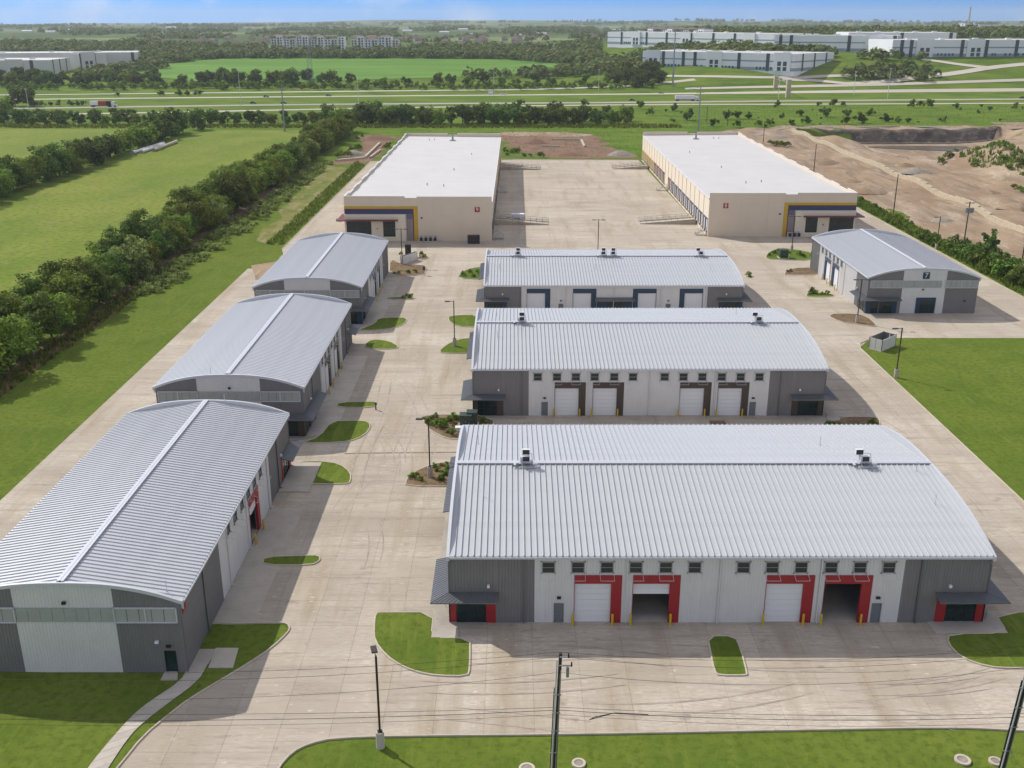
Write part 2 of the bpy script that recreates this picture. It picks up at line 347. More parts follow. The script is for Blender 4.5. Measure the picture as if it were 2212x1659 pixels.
def ramp(lo, hi):
    mr = N(nt, 'ShaderNodeMapRange', i_1=lo, i_2=hi); nt.links.new(sp.outputs['Y'], mr.inputs[0]); return mr.outputs[0]
c = gmix(ramp(440, 470), near, mid); c = gmix(ramp(1350, 1550), c, far)
nt.links.new(c, b.inputs['Base Color']); b.inputs['Roughness'].default_value = .95; b.inputs['Specular IOR Level'].default_value = .03
no = N(nt, 'ShaderNodeTexNoise', i_Scale=4.0, i_Detail=4.0); nt.links.new(ge.outputs['Position'], no.inputs['Vector'])
bp = N(nt, 'ShaderNodeBump', i_Strength=.5, i_Distance=.1); nt.links.new(no.outputs['Fac'], bp.inputs['Height']); nt.links.new(bp.outputs[0], b.inputs['Normal'])
gm.build('ground', M['ground'], kind='structure', smooth=True)

def patch(name, poly, mat, dz=.004, step=None, parent=None, kind='structure'):
    """a sheet of other ground cover lying on the terrain"""
    mb = MB()
    if step is None:
        n = len(poly)
        for t in tessellate_polygon([[Vector((p[0], p[1], 0)) for p in poly]]):
            A, B, Cc = [poly[k] for k in t]; o = (B[0]-A[0])*(Cc[1]-A[1])-(B[1]-A[1])*(Cc[0]-A[0])
            mb.face([(*poly[k], dz) for k in (t if o > 0 else t[::-1])])
    else:
        xs = [p[0] for p in poly]; ys = [p[1] for p in poly]; stx, sty = step if isinstance(step, tuple) else (step, step)
        idx = {}
        def vi(p):
            k = (round(p[0],3), round(p[1],3))
            if k not in idx: idx[k] = len(mb.v); mb.v.append((p[0], p[1], height(p[0], p[1])+dz))
            return idx[k]
        for i in range(int(min(xs)//stx), int(max(xs)//stx)+1):
            for j in range(int(min(ys)//sty), int(max(ys)//sty)+1):
                q = clip_rect(poly, i*stx, (i+1)*stx, j*sty, (j+1)*sty)
                if len(q) >= 3 and area(q) > 1e-3:
                    ids = []
                    for p in q:
                        k = vi(p)
                        if k not in ids: ids.append(k)
                    if len(ids) < 3: continue
                    a = sum(q[k-1][0]*q[k][1]-q[k][0]*q[k-1][1] for k in range(len(q)))
                    mb.f.append(tuple(ids if a > 0 else ids[::-1])); mb.mi.append(0)
    return mb.build(name, mat, parent, kind=kind, smooth=step is not None)
def kerb(pts, closed=False, w=.17, h=.13, parent=None, name='kerb', kind='structure'):
    n = len(pts); mb = MB(); off = []
    for i in range(n):
        a = Vector(pts[i-1] if (closed or i) else pts[i]); b = Vector(pts[(i+1) % n] if (closed or i < n-1) else pts[i])
        d = (b-a).normalized(); off.append(Vector((-d.y, d.x)))
    ring = lambda s_: [(pts[i][0]+off[i].x*s_, pts[i][1]+off[i].y*s_) for i in range(n)]
    A, B = ring(-w/2), ring(w/2); prof = [(A, -.05), (A, h-.03), (ring(-w/2+.03), h), (ring(w/2-.03), h), (B, h-.03), (B, -.05)]
    for (P, z0), (Q, z1) in zip(prof, prof[1:]):
        for i in range(n if closed else n-1):
            j = (i+1) % n; mb.face([(*P[i], z0), (*Q[i], z1), (*Q[j], z1), (*P[j], z0)])
    return mb.build(name, M['kerb'], parent, kind=None if parent else kind)
def island(poly, mat='lawn', it=2, name='grass_island', kb=True):
    p = smooth(poly, it) if it else poly
    o = patch(name, p, M[mat], .085)
    if kb: kerb(p, True, parent=o)
    return o

# ------------------------------------------------------------------ concrete yard
FOOT = [(-6.2,46.4,87.1,120.5),(-6,46.8,143.2,176.6),(-5.5,47.3,199.6,232.9),(-50.3,-29.6,78.9,124.7),(-50.3,-29.6,135,180),(-50.3,-29.6,192.6,236.8),(72,94.1,200.3,240.8),(-45,-5.4,273.1,435),(54.2,94.4,279.2,441)]
left_kerb = smooth([(-32.21,62.28),(-31.31,66.44),(-30.66,69.94),(-29.38,72.75),(-28.36,74.73),(-26.23,77.64),(-24.55,79.83),(-22.76,82.60),(-21.78,85.14),(-21.75,86.02),(-22.18,86.73),(-23.00,86.91),(-27.39,86.73),(-28.68,86.73)], 1, False)
bottom_kerb = smooth([(-19.12,62.61),(-18.59,66.13),(-17.89,67.94),(-16.71,68.97),(-14.74,69.70),(-8.47,69.97),(3.61,70.12)] + [(23.09,70.66),(37.08,71.06),(42.89,70.62)], 1, False)
bottom_kerb = [bottom_kerb[0]] + bottom_kerb[1:] + [(66.0, bottom_kerb[-1][1]-2)]
front = [p for p in left_kerb] + [(-29.6, left_kerb[-1][1]), (-29.6, 90.0), (64.0, 90.0), (64.0, 69.0)] + bottom_kerb[::-1][1:]
YARD = [front, [(-29.6,90),(63.3,90),(63.3,177),(66,181),(70,183),(-29.6,183)], [(-63.5,60),(-50.3,60),(-50.3,240),(-63.5,240)], [(-50.3,120),(-29.6,120),(-29.6,240),(-50.3,240)],
        [(-29.6,183),(110,183),(110,262),(-29.6,262)], [(-54,240),(-29.6,240),(-29.6,262),(-60,262)], [(-60,262),(110,262),(110,279),(-60,279)], [(-60,279),(-45,279),(-45,440),(-60,440)],
        [(-5.4,279),(54.2,279),(54.2,443),(-5.4,446)], [(94.4,279),(110,279),(110,440),(94.4,440)]]
yard = None
mb = MB()
for poly in YARD: mb.prism(poly, -.2, -.022)
yard = mb.build('pavement', M['joint'], kind='structure')
cells = []
SX, SY = 4.28, 4.6
for poly in YARD:
    xs = [p[0] for p in poly]; ys = [p[1] for p in poly]
    for i in range(math.floor((min(xs)+19.5)/SX), math.floor((max(xs)+19.5)/SX)+1):
        for j in range(math.floor((min(ys)-68)/SY), math.floor((max(ys)-68)/SY)+1):
            x0 = -19.5+i*SX; x1 = x0+SX; y0 = 68+j*SY; y1 = y0+SY
            if any(x0 > a+.1 and x1 < b_-.1 and y0 > c_+.1 and y1 < d_-.1 for a, b_, c_, d_ in FOOT) and y0 > 96: continue
            g = .010
            q = clip_rect(poly, x0+g, x1-g, y0+g, y1-g)
            if len(q) >= 3 and area(q) > .05: cells.append((y0 + 2.0*max(0, abs(x0+SX/2)-.48*y0) + (0 if area(q) > 6 else 60), q))
cells.sort(key=lambda t: t[0])
rest = MB()
for k, (_, q) in enumerate(cells):
    if k < 300:
        m_ = MB()
        m_.prism(q, -.15, 0.0); m_.build('slab', M['concrete'], yard)
    else: rest.prism(q, -.15, 0.0)
rest.build('slab_field', M['concrete'], yard, kind='stuff')
kerb(left_kerb); kerb(bottom_kerb)
kerb([(63.3,95),(63.3,176.5),(64.2,179.5),(66.5,181.8),(70,182.7)]); kerb([(110.1,183),(110.1,440)]); kerb([(117,236),(116.4,300),(117,360),(117.5,440)])
kerb([(-60.1,262),(-60.1,440)], w=.2, h=.12); kerb([(-5.4,446),(54.2,443)], w=.25)
# walkway from the first left building
wl = smooth([(-29.83,79.61),(-29.82,77.43),(-31.78,74.33),(-32.60,72.37),(-33.47,68.16),(-33.76,66.19),(-33.88,63.36)], 1, False); wr = smooth([(-28.12,80.17),(-28.26,77.43),(-30.07,74.13),(-31.05,72.18),(-31.80,70.12),(-32.15,66.19),(-32.18,64.47)], 1, False)
def along(pts, t):
    L = [0]
    for a, b_ in zip(pts, pts[1:]): L.append(L[-1]+math.dist(a, b_))
    s_ = t*L[-1]
    for k in range(len(pts)-1):
        if s_ <= L[k+1] or k == len(pts)-2:
            u = (s_-L[k])/max(1e-6, L[k+1]-L[k]); return (pts[k][0]+(pts[k+1][0]-pts[k][0])*u, pts[k][1]+(pts[k+1][1]-pts[k][1])*u)
path = MB()
path.prism(wl + wr[::-1], -.04, .015); path = path.build('footpath', M['joint'], kind='structure')
NS = 15
for k in range(NS):
    a, b_ = k/NS+.0012, (k+1)/NS-.0012; mid_ = (a+b_)/2
    MB().prism([along(wl,a), along(wl,mid_), along(wl,b_), along(wr,b_), along(wr,mid_), along(wr,a)], 0, .05).build('slab', M['walk'], path)
def pad(poly, h=.1, name='concrete_pad', mat='walk'): return MB().prism(poly, -.05, h).build(name, M[mat], kind='structure')
pad([(-29.93,79.50),(-30.05,82.41),(-27.92,82.41),(-28.09,80.06)], .045)
pad([(-27.91,79.43),(-28.10,82.55),(-25.91,82.55),(-25.65,79.43)], .07)
pad([(-31.70,77.60),(-31.71,79.05),(-30.55,78.94),(-30.20,77.60)], .08)
pad([(-29.5,87),(-25.4,87),(-25.4,112),(-29.5,112)], .03, 'side_walk')
pad([(-29.5,116.5),(-25.6,116.5),(-25.6,125.5),(-29.5,125.5)], .14)
pad([(-29.5,135.2),(-25.6,135.2),(-25.6,172),(-29.5,172)], .03, 'side_walk')
pad([(-29.5,192.6),(-25.8,192.6),(-25.8,231),(-29.5,231)], .03, 'side_walk')
pad([(-7.06,90.66),(-7.83,90.66),(-7.78,84.22),(-5.18,84.30),(-5.22,85.75),(-6.20,86.87),(-5.40,86.87),(-6.32,88.46)], .11)
pad([(40.98,86.96),(41.13,84.93),(48.11,84.99),(48.52,88.85),(47.82,88.85),(47.02,87.43)], .11)
pad([(-8.0,95.0),(-6.2,95.0),(-6.2,120),(-8.0,120)], .06, 'side_walk')
pad([(47.74,143.95),(46.91,141.11),(48.83,140.96),(49.01,142.49),(51.46,142.49),(51.73,143.95)], .1)
# kerbed islands and beds
island([(-7.86,88.70),(-12.95,88.70),(-13.69,88.52),(-13.51,86.04),(-13.16,83.68),(-11.75,81.25),(-10.16,79.67),(-8.53,78.71),(-6.80,78.20),(-4.04,78.13),(-3.88,79.15),(-3.93,81.25),(-4.04,84.16),(-7.78,84.22)], it=1)
island([(18.88,84.52),(21.51,84.52),(21.65,82.38),(21.42,78.57),(21.28,78.25),(18.75,78.25),(18.52,78.83),(18.65,81.26)], it=1)
island([(41.60,83.38),(41.93,80.99),(43.74,79.57),(46.02,79.31),(49.30,79.49),(54.84,82.38),(58.22,88.69),(48.48,88.75),(48.11,84.99),(42.38,84.90)], it=1)
island([(-27.52,99.95),(-22.96,100.26),(-21.41,100.26),(-21.11,99.13),(-21.94,98.12),(-27.20,98.12)], it=1)
island([(-28.86,125.39),(-28.28,125.82),(-25.66,126.04),(-23.08,125.12),(-21.26,122.48),(-20.80,119.44),(-21.34,118.80),(-28.42,118.95)], it=1)
island([(-26.87,140.57),(-23.15,140.94),(-21.08,140.38),(-20.65,137.12),(-21.97,133.64),(-24.54,132.46),(-29.73,132.29),(-27.51,134.50)], it=1)
island([(-27.13,148.56),(-21.55,148.97),(-21.09,148.15),(-21.22,146.34),(-26.91,146.34)], it=1)
island([(-26.78,176.31),(-26.95,180.46),(-25.44,181.97),(-22.64,180.64),(-20.62,177.59),(-21.20,175.80)], it=1)
island([(-29.25,188.46),(-26.81,192.85),(-26.93,196.09),(-23.35,196.92),(-20.88,196.40),(-21.05,192.35),(-23.05,189.13),(-26.19,187.98),(-29.57,187.79)], it=1)
island([(-26.71,211.26),(-26.72,212.68),(-22.02,212.92),(-21.06,211.74),(-21.37,210.79)], 'rough_grass', 1)
island([(-30.46,250.49),(-26.71,244.20),(-21.46,243.43),(-20.59,241.16),(-20.57,232.46),(-28.74,233.16)], 'mulch', 1, 'planting_bed')
island([(-23.38,250.49),(-23.92,257.93),(-22.57,257.09),(-20.68,251.30),(-21.94,249.37)], 'mulch', 1, 'planting_bed')
island([(-13.68,120.33),(-13.05,122.36),(-10.83,124.96),(-8.30,125.85),(-5.71,126.17),(-5.40,118.15),(-13.59,118.15)], 'mulch', 1, 'planting_bed')
island([(-13.28,141.37),(-13.07,143.23),(-2.74,143.23),(-2.71,133.57),(-8.46,133.57),(-10.20,134.93),(-12.36,137.86)], 'mulch', 1, 'planting_bed')
island([(-13.19,175.06),(-11.24,180.41),(-8.77,182.75),(-6.58,182.16),(-6.46,173.43),(-12.50,173.43)], it=1)
island([(-12.92,195.66),(-12.25,198.37),(-6.55,198.72),(-6.30,190.11),(-10.90,190.43)], it=1)
island([(-12.83,229.79),(-11.65,236.72),(-9.59,240.57),(-6.27,241.55),(-5.97,228.89)], 'rough_grass', 1)
island([(46.53,140.76),(48.80,140.86),(49.07,142.39),(54.85,142.49),(54.68,140.61),(53.83,138.38),(45.38,138.38)], 'mulch', 1, 'planting_bed')
island([(63.65,199.26),(69.65,199.91),(71.43,197.58),(71.37,191.05),(70.06,190.44),(67.69,192.18),(64.70,193.68)], 'mulch', 1, 'planting_bed')
island([(63.55,251.78),(66.30,258.72),(70.03,263.34),(74.14,261.47),(77.43,256.91),(75.16,248.22),(64.46,249.63)], 'rough_grass', 1)
island([(64.18,234.89),(66.99,240.06),(73.24,240.85),(72.91,233.38),(64.03,233.13)], 'mulch', 1, 'planting_bed')
island([(63.70,214.82),(65.84,217.43),(70.01,215.25),(69.57,213.32),(63.77,212.90)], 'rough_grass', 1)
MB().box(29.3,31.6,138.5,141.0,-.05,.03).build('drain_grate', M['red_soil'], kind='structure')
# other ground covers
patch('hay_field', wobble([(-260,60),(-100,60),(-98,300),(-97,570),(-166,570),(-164,315),(-260,140)], 3, 12), M['field'], .004)
patch('hay_field', wobble([(-420,330),(-182,330),(-182,572),(-420,590)], 3, 12, 3), M['field'], .004)
patch('bare_dirt', DIRT, M['dirt'], .05, 2.6)
patch('red_soil', wobble([(-85,100),(-81.3,100),(-81.5,330),(-84,420),(-88,330)], 1.2, 5, 2), M['red_soil'], .008)
patch('red_soil', wobble([(-63.45,242.96),(-58.48,247.80),(-58.19,263.46),(-57.22,270.25),(-52.84,254.89),(-54.52,237.38),(-58.75,228.58)], .8, 2, 5), M['dirt'], .009)
patch('dry_grass', wobble([(-76.50,427.44),(-61.78,411.51),(-63.91,353.82),(-63.38,309.74),(-66.23,270.25),(-70.60,272.59),(-72.01,309.74),(-74.62,361.67)], 3.5, 4, 8), M['dry_grass'], .007)
patch('red_soil', wobble([(-5.55,552.53),(20.98,555.31),(40.02,539.02),(46.13,518.69),(43.69,484.30),(36.35,448.42),(15.70,449.16),(13.22,461.75),(3.68,480.05),(-5.06,502.08)], 7, 5, 4), M['red_soil'], .009)
patch('red_soil', wobble([(44.32,497.52),(52.04,467.70),(56.18,449.16),(33.53,448.42),(30.78,480.05)], 5, 4, 14), M['red_soil'], .011)
patch('red_soil', wobble([(-5.60,558.11),(29.93,560.95),(43.80,544.35),(34.25,536.40),(-5.47,544.35)], 5, 4, 15), M['dirt'], .012)
patch('red_soil', wobble([(-59.72,531.22),(-72.57,536.40),(-73.97,526.14),(-70.46,467.70),(-77.26,441.13),(-73.58,427.21),(-61.04,434.06),(-59.20,467.70),(-58.67,497.52)], 4, 5, 6), M['red_soil'], .009)
patch('rough_grass', wobble([(-4.73,467.70),(-1.34,484.30),(3.21,484.30),(4.54,463.72),(16.14,448.42),(-4.50,444.02)], 1, 4, 9), M['rough_grass'], .014)

# tyre marks and stains with shapes of their own
tm = MB(); r2 = random.Random(21)
mz = [.004]
def mark(pts, w):
    mz[0] += .0003; z = mz[0]; L_, R_ = [], []
    for i, p in enumerate(pts):
        d_ = (Vector(pts[min(i+1, len(pts)-1)])-Vector(pts[max(i-1, 0)])).normalized(); ww = w/2*min(1, .15+i*.4, .15+(len(pts)-1-i)*.4)
        L_.append((p[0]-d_.y*ww, p[1]+d_.x*ww, z)); R_.append((p[0]+d_.y*ww, p[1]-d_.x*ww, z))
    for i in range(len(pts)-1): tm.face([R_[i], R_[i+1], L_[i+1], L_[i]])
for k in range(46):
    zone = k % 4
    if zone == 0: x0, y0, hd = r2.uniform(-21,-10), r2.uniform(70,180), R(90+r2.uniform(-14,14))
    elif zone == 1: x0, y0, hd = r2.uniform(-10,38), r2.uniform(71,82), R(r2.uniform(-8,8))
    elif zone == 2: x0, y0, hd = r2.uniform(0,48), r2.uniform(285,430), R(r2.uniform(-30,30))
    else: x0, y0, hd = r2.uniform(50,60), r2.uniform(95,185), R(90+r2.uniform(-10,10))
    cv = r2.uniform(-.06,.06)*(1 if zone != 2 else 1.6); P_ = []
    for q in range(r2.randint(7,16)):
        P_.append((x0, y0)); x0 += 1.5*math.cos(hd); y0 += 1.5*math.sin(hd); hd += cv
    if any(inside(p, [(f_[0]-1,f_[2]-1),(f_[1]+1,f_[2]-1),(f_[1]+1,f_[3]+1),(f_[0]-1,f_[3]+1)]) for p in P_ for f_ in FOOT): continue
    w_ = r2.uniform(.14,.24); mark(P_, w_)
    dx, dy = -math.sin(hd)*1.7, math.cos(hd)*1.7; mark([(p[0]+dx, p[1]+dy) for p in P_], w_)
M['tyre_mark'] = layered('tyre_mark', [lin(.36,.31,.25), (lin(.44,.385,.315), .8, .42, .6, S1), (lin(.30,.25,.20), .3, .5, .7, S1)], .9)
tm.build('tyre_marks', M['tyre_mark'], yard, kind='stuff')
# ------------------------------------------------------------------ arched metal buildings
def ribbed(mb, u0, u1, z0, z1, pitch=.305, d=.032, top=None):
    """vertical ribbed siding between u0..u1 and z0..z1 (or up to top(u)); w points outwards"""
    us = [(u0, 0)]; k = math.floor(u0/pitch)
    while True:
        c_ = k*pitch; k += 1
        if c_ + .09 >= u1: break
        if c_ < u0+.002: continue
        us += [(c_, 0), (c_+.025, d), (c_+.06, d), (c_+.085, 0)]
    us.append((u1, 0)); T = (lambda u: min(z1, top(u))) if top else (lambda u: z1)
    i = len(mb.v)
    for u, w in us:
        for z in (z0, max(z0+.001, T(u))): mb.v.append(mb.fn(u, w, z))
    for k in range(len(us)-1): mb.f.append((i+2*k, i+2*k+2, i+2*k+3, i+2*k+1)); mb.mi.append(mb.m)
def wall_with_holes(mb, u0, u1, z0, z1, holes, top=None):
    cuts = sorted({u0, u1, *[min(max(c_, u0), u1) for h_ in holes for c_ in h_[:2]]})
    for a, b_ in zip(cuts, cuts[1:]):
        if b_-a < .01: continue
        zs = sorted((h_[2], h_[3]) for h_ in holes if h_[0] < (a+b_)/2 < h_[1]); cur = z0
        for h0, h1 in zs:
            if h0 > cur+.01: ribbed(mb, a, b_, cur, h0)
            cur = max(cur, h1)
        if cur < z1-.01 or top: ribbed(mb, a, b_, cur, z1, top=top)
def canopy(name, pts_wall, pts_edge, zt, ze, mat, parent):
    """lean-to metal awning: wall line and outer edge line with the same number of points, with standing seams"""
    mb = MB(); th = .11
    for k in range(len(pts_wall)-1):
        a, b_ = pts_wall[k], pts_wall[k+1]; c_, d_ = pts_edge[k], pts_edge[k+1]
        mb.face([(*c_, ze), (*d_, ze), (*b_, zt), (*a, zt)]); mb.face([(*d_, ze-th), (*c_, ze-th), (*a, zt-th), (*b_, zt-th)][::1])
        mb.face([(*c_, ze-th), (*d_, ze-th), (*d_, ze), (*c_, ze)])
        L = math.dist(c_, d_); n = max(1, int(L/.42))
        for s_ in range(n+1):
            t = s_/n; p = Vector((c_[0]+(d_[0]-c_[0])*t, c_[1]+(d_[1]-c_[1])*t, ze)); 
            # seam runs square to the edge, up to the wall or the hip
            q = Vector((a[0]+(b_[0]-a[0])*t, a[1]+(b_[1]-a[1])*t, zt)); mb.tube(p+Vector((0,0,.02)), q+Vector((0,0,.02)), .022, .022, 4)
    for e in (0, -1): mb.face([(*pts_edge[e], ze-th), (*pts_edge[e], ze), (*pts_wall[e], zt), (*pts_wall[e], zt-th)])
    return mb.build(name, M[mat], parent)
MESH = {}
def shared(key, fn):
    if key not in MESH: MESH[key] = fn()
    return MESH[key]
def mesh_of(mb, name, mats):
    o = mb.build(name, mats); me = o.data; bpy.data.objects.remove(o); return me
def win_frame():
    mb = MB(); w, h, t = .62, .6, .07
    for b_ in ((-w,-w+t,-h,h),(w-t,w,-h,h),(-w+t,w-t,-h,-h+t),(-w+t,w-t,h-t,h),(-w+t,w-t,-.03,.03)): mb.box(b_[0], b_[1], -.09, .0, b_[2], b_[3])
    for sx in (-1, 1):
        for sz in (-1, 1): mb.box(sx*(w+.05)-.06, sx*(w+.05)+.06, -.16, 0.0, sz*(h+.02)-.05, sz*(h+.02)+.05)
    return mesh_of(mb, 'window_frame', M['steel'])
def win_shade():
    mb = MB()
    for sx in (-1, 1): mb.tube((sx*.67,-.1,-.58), (sx*.67,-1.15,-.85), .022, .022, 4); mb.tube((sx*.67,-.1,.58), (sx*.67,-.62,-.7), .016, .016, 4)
    mb.tube((-.67,-1.15,-.85), (.67,-1.15,-.85), .022, .022, 4)
    return mesh_of(mb, 'shade_bracket', M['galv_trim'])
def door_section(wd):
    mb = MB(); mb.box(0, wd, 0, .05, .012, .598); return mesh_of(mb, 'door_section', M['white'])
def text_part(ch, size, mat, parent, loc, rot):
    cu = bpy.data.curves.new('digit', 'FONT'); cu.body = ch; cu.size = size; cu.align_x = 'CENTER'; cu.align_y = 'CENTER'; cu.extrude = .015
    t = bpy.data.objects.new('digit_source', cu); col.objects.link(t); bpy.context.view_layer.update()
    me = bpy.data.meshes.new_from_object(t.evaluated_get(bpy.context.evaluated_depsgraph_get())); bpy.data.objects.remove(t)
    me.materials.clear(); me.materials.append(M[mat]); me.name = 'digit'
    o = obj('digit', me, parent, loc); o.rotation_euler = rot; return o
def storefront(parent, fn, u0, u1, zt, jamb0, jamb1, accent, ncol=3, door=-1):
    """glazed entry set in the wall between two coloured jambs; fn maps (u, w, z) to local space"""
    
    for ja, jb in ((u0, u0+jamb0), (u1-jamb1, u1)): MB(fn).box(ja, jb, -.2, .07, 0, zt).build('entry_jamb', M[accent], parent)
    a, b_ = u0+jamb0, u1-jamb1
    fr = MB(fn); cw = (b_-a)/ncol
    for k in range(ncol+1): fr.box(max(a, a+k*cw-.035), min(b_, a+k*cw+.035), -.10, -.02, 0, zt)
    for z in (.0, 1.05, 2.2, zt-.07): fr.box(a+.035, b_-.035, -.098, -.024, z, z+.07)
    f_ = fr.build('storefront_frame', M['black'], parent)
    for k in range(ncol):
        for z0, z1 in ((.07,1.05),(1.12,2.2),(2.27,zt-.07)):
            if z1-z0 < .1: continue
            MB(fn).box(a+k*cw+.035, a+(k+1)*cw-.035, -.075, -.055, z0, z1).build('pane', M['glass'], f_)
    # room behind the glass
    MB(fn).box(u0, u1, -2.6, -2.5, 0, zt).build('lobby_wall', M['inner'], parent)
def metal_building(name, label, loc, rz, L, W, accent, dark, doors, mandoors, windows, fronts=(), H=7.55, rise=2.2, gables=None, number=None, seams=(), canopies=(), lights=(), rear_canopy=None):
    root = thing(name, label, 'building', loc, rz, None)
    front = lambda u, w, z: (u, -w, z); back = lambda u, w, z: (L-u, W+w, z); g0 = lambda u, w, z: (-w, u, z); g1 = lambda u, w, z: (L+w, u, z)
    arch = lambda u: H + rise*(1-abs((u-W/2)/(W/2))**2.5)
    holes = [(d_[0], d_[1], 0, 4.4) for d_ in doors] + [(x, x+.98, 0, 2.2) for x in mandoors] + [(x-.55, x+.55, 5.65, 6.72) for x in windows] + [(s_[0], s_[1], 0, 2.95) for s_ in fronts]
    segs = []; cur = 0.0
    for a, b_ in dark:
        if a > cur: segs.append((cur, a, 'light_wall'))
        segs.append((a, b_, 'dark_wall')); cur = b_
    if cur < L: segs.append((cur, L, 'light_wall'))
    for a, b_, mt in segs:
        mb = MB(front); wall_with_holes(mb, a, b_, 0, H, holes); mb.build('wall', M[mt], root)
    mb = MB(back); ribbed(mb, 0, L, 0, H); mb.build('wall', M['light_wall'], root)
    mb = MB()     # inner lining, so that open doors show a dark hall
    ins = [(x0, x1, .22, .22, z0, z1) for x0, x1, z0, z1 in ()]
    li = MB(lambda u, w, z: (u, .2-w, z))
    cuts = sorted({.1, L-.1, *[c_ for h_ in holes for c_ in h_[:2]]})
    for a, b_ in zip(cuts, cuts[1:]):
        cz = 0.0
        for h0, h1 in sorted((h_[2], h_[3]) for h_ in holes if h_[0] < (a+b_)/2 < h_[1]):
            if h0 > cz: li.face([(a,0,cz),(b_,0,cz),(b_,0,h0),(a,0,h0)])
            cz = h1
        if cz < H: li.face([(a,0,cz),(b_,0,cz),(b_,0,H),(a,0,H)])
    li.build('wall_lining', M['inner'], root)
    MB().box(.1, L-.1, .1, W-.1, -.1, .012).build('floor_slab', M['walk'], root)
    # gable walls
    for fn, cfg in ((g0, (gables or {}).get('near0')), (g1, (gables or {}).get('near1'))):
        bands = (cfg or {}).get('bands', [(0, W, 'dark_wall')]); gh = (cfg or {}).get('holes', [])
        for a, b_, mt in bands:
            mb = MB(fn); wall_with_holes(mb, a, b_, 0, 99, gh, top=lambda u: arch(u)-.02); mb.build('gable_wall', M[mt], root)
    # roof: deck with ridge cap, then the standing seam panels
    rib = .14 if abs(rz) < .1 else .10 if loc[1] < 100 else .05
    ov = .28; th = rise/(W/2); zr = H + rise
    rf = MB()
    rf.face([(0,-ov+.05,H-th*ov-.02),(L,-ov+.05,H-th*ov-.02),(L,W/2,zr-.03),(0,W/2,zr-.03)]); rf.face([(L,W+ov-.05,H-th*ov-.02),(0,W+ov-.05,H-th*ov-.02),(0,W/2,zr-.03),(L,W/2,zr-.03)])
    roof = rf.build('roof', M['galv'], root)
    n = int(round((L-.3)/.61)); pw = (L-.3)/n
    def panel(sgn):
        mb = MB(); y0, z0 = (-ov, H-th*ov); y1, z1 = (W/2, zr)
        Y = (lambda y: y) if sgn > 0 else (lambda y: W-y)
        def strip(a, b_, h_, k0, k1):
            A = [(a, Y(y0), z0+h_+k0), (b_, Y(y0), z0+h_+k1), (b_, Y(y1), z1+h_+k1), (a, Y(y1), z1+h_+k0)]
            mb.face(A if sgn > 0 else A[::-1])
        strip(.0, pw-.12, 0, 0, 0)
        strip(pw-.12, pw-.09, 0, 0, rib); strip(pw-.09, pw-.055, rib, 0, 0); strip(pw-.055, pw-.02, 0, rib, -.03); strip(pw-.02, pw-.001, -.03, 0, .03)
        mb.face([(0,Y(y0),z0),(0,Y(y0),z0-.06),(pw,Y(y0),z0-.06),(pw,Y(y0),z0)])
        return mesh_of(mb, 'roof_panel', M['galv'])
    for sgn in (1, -1):
        me = panel(sgn)
        for k in range(n): obj('roof_panel', me, roof, (.15+k*pw, 0, 0))
    rc = MB()
    for s_ in (1, -1): rc.box(.1, L-.1, W/2-.32 if s_ > 0 else W/2+.001, W/2-.001 if s_ > 0 else W/2+.32, zr+.04, zr+.17)
    rc.tube((.1,W/2,zr+.11), (L-.1,W/2,zr+.11), .09, .09, 8); rc.build('ridge_cap', M['galv_trim'], roof)
    for e, nm in ((0, 'near0'), (L, 'near1')):
        mb = MB(); s_ = -1 if e == 0 else 1; N_ = 28
        pr = [(-.32, arch(0)-rise*.06)] + [(W*k/N_, arch(W*k/N_)) for k in range(N_+1)] + [(W+.32, arch(W)-rise*.06)]
        i0, o0 = e - s_*.16, e + s_*.14
        for (ya, za), (yb, zb) in zip(pr, pr[1:]):
            za += .06; zb += .06; dz = .34
            q = [(i0,ya,za),(o0,ya,za),(o0,yb,zb),(i0,yb,zb)]; q2 = [(o0,ya,za-dz),(o0,yb,zb-dz),(o0,yb,zb),(o0,ya,za)]; q3 = [(i0,ya,za-.95),(i0,yb,zb-.95),(i0,yb,zb),(i0,ya,za)]
            mb.face(q if s_ < 0 else q[::-1]); mb.face(q2 if s_ < 0 else q2[::-1]); mb.face(q3[::-1] if s_ < 0 else q3)
            mb.face([(o0,ya,za-dz),(e+s_*.03,ya,za-dz),(e+s_*.03,yb,zb-dz),(o0,yb,zb-dz)])
        for ya, za in (pr[0], pr[-1]): mb.face([(i0,ya,za-.4),(o0,ya,za-.4),(o0,ya,za+.06),(i0,ya,za+.06)])
        mb.build('arched_fascia', M['galv_trim'], root)
    # gutters and downspouts
    for y0 in (-.40, W+.22): box_part('gutter', M['galv_trim'], root, .16, L-.16, y0, y0+.18, H-.30, H-.10)
    for x in seams:
        mt = 'charcoal_metal' if any(a <= x <= b_ for a, b_ in dark) else 'light_wall'
        MB().box(x-.06, x+.06, -.16, -.04, .15, H-.3).box(x-.05, x+.05, -.4, -.16, .12, .24).build('downspout', M[mt], root)
    for x in (0.06, L-.06): MB().box(x-.07, x+.07, -.07, .0, 0, H-.3).build('corner_trim', M['charcoal_metal'], root)
    # overhead doors with their painted portals
    for x0, x1, state, side in doors:
        pa, pb = (x0-.02, x1+1.02) if side > 0 else (x0-1.02, x1+.02)
        ca, cb = (x1+.02, x1+1.02) if side > 0 else (x0-1.02, x0-.02)
        MB().box(pa, pb, -.075, -.036, 4.42, 5.32).box(ca, cb, -.075, -.036, 0, 4.42).box(x0-.02, x0+.02, -.07, .2, 0, 4.42).box(x1-.02, x1+.02, -.07, .2, 0, 4.42).box(x0+.02, x1-.02, -.07, .2, 4.38, 4.42).build('portal', M[accent], root)
        nsec = {'closed': 7, 'ajar': 2, 'open': 0}[state]
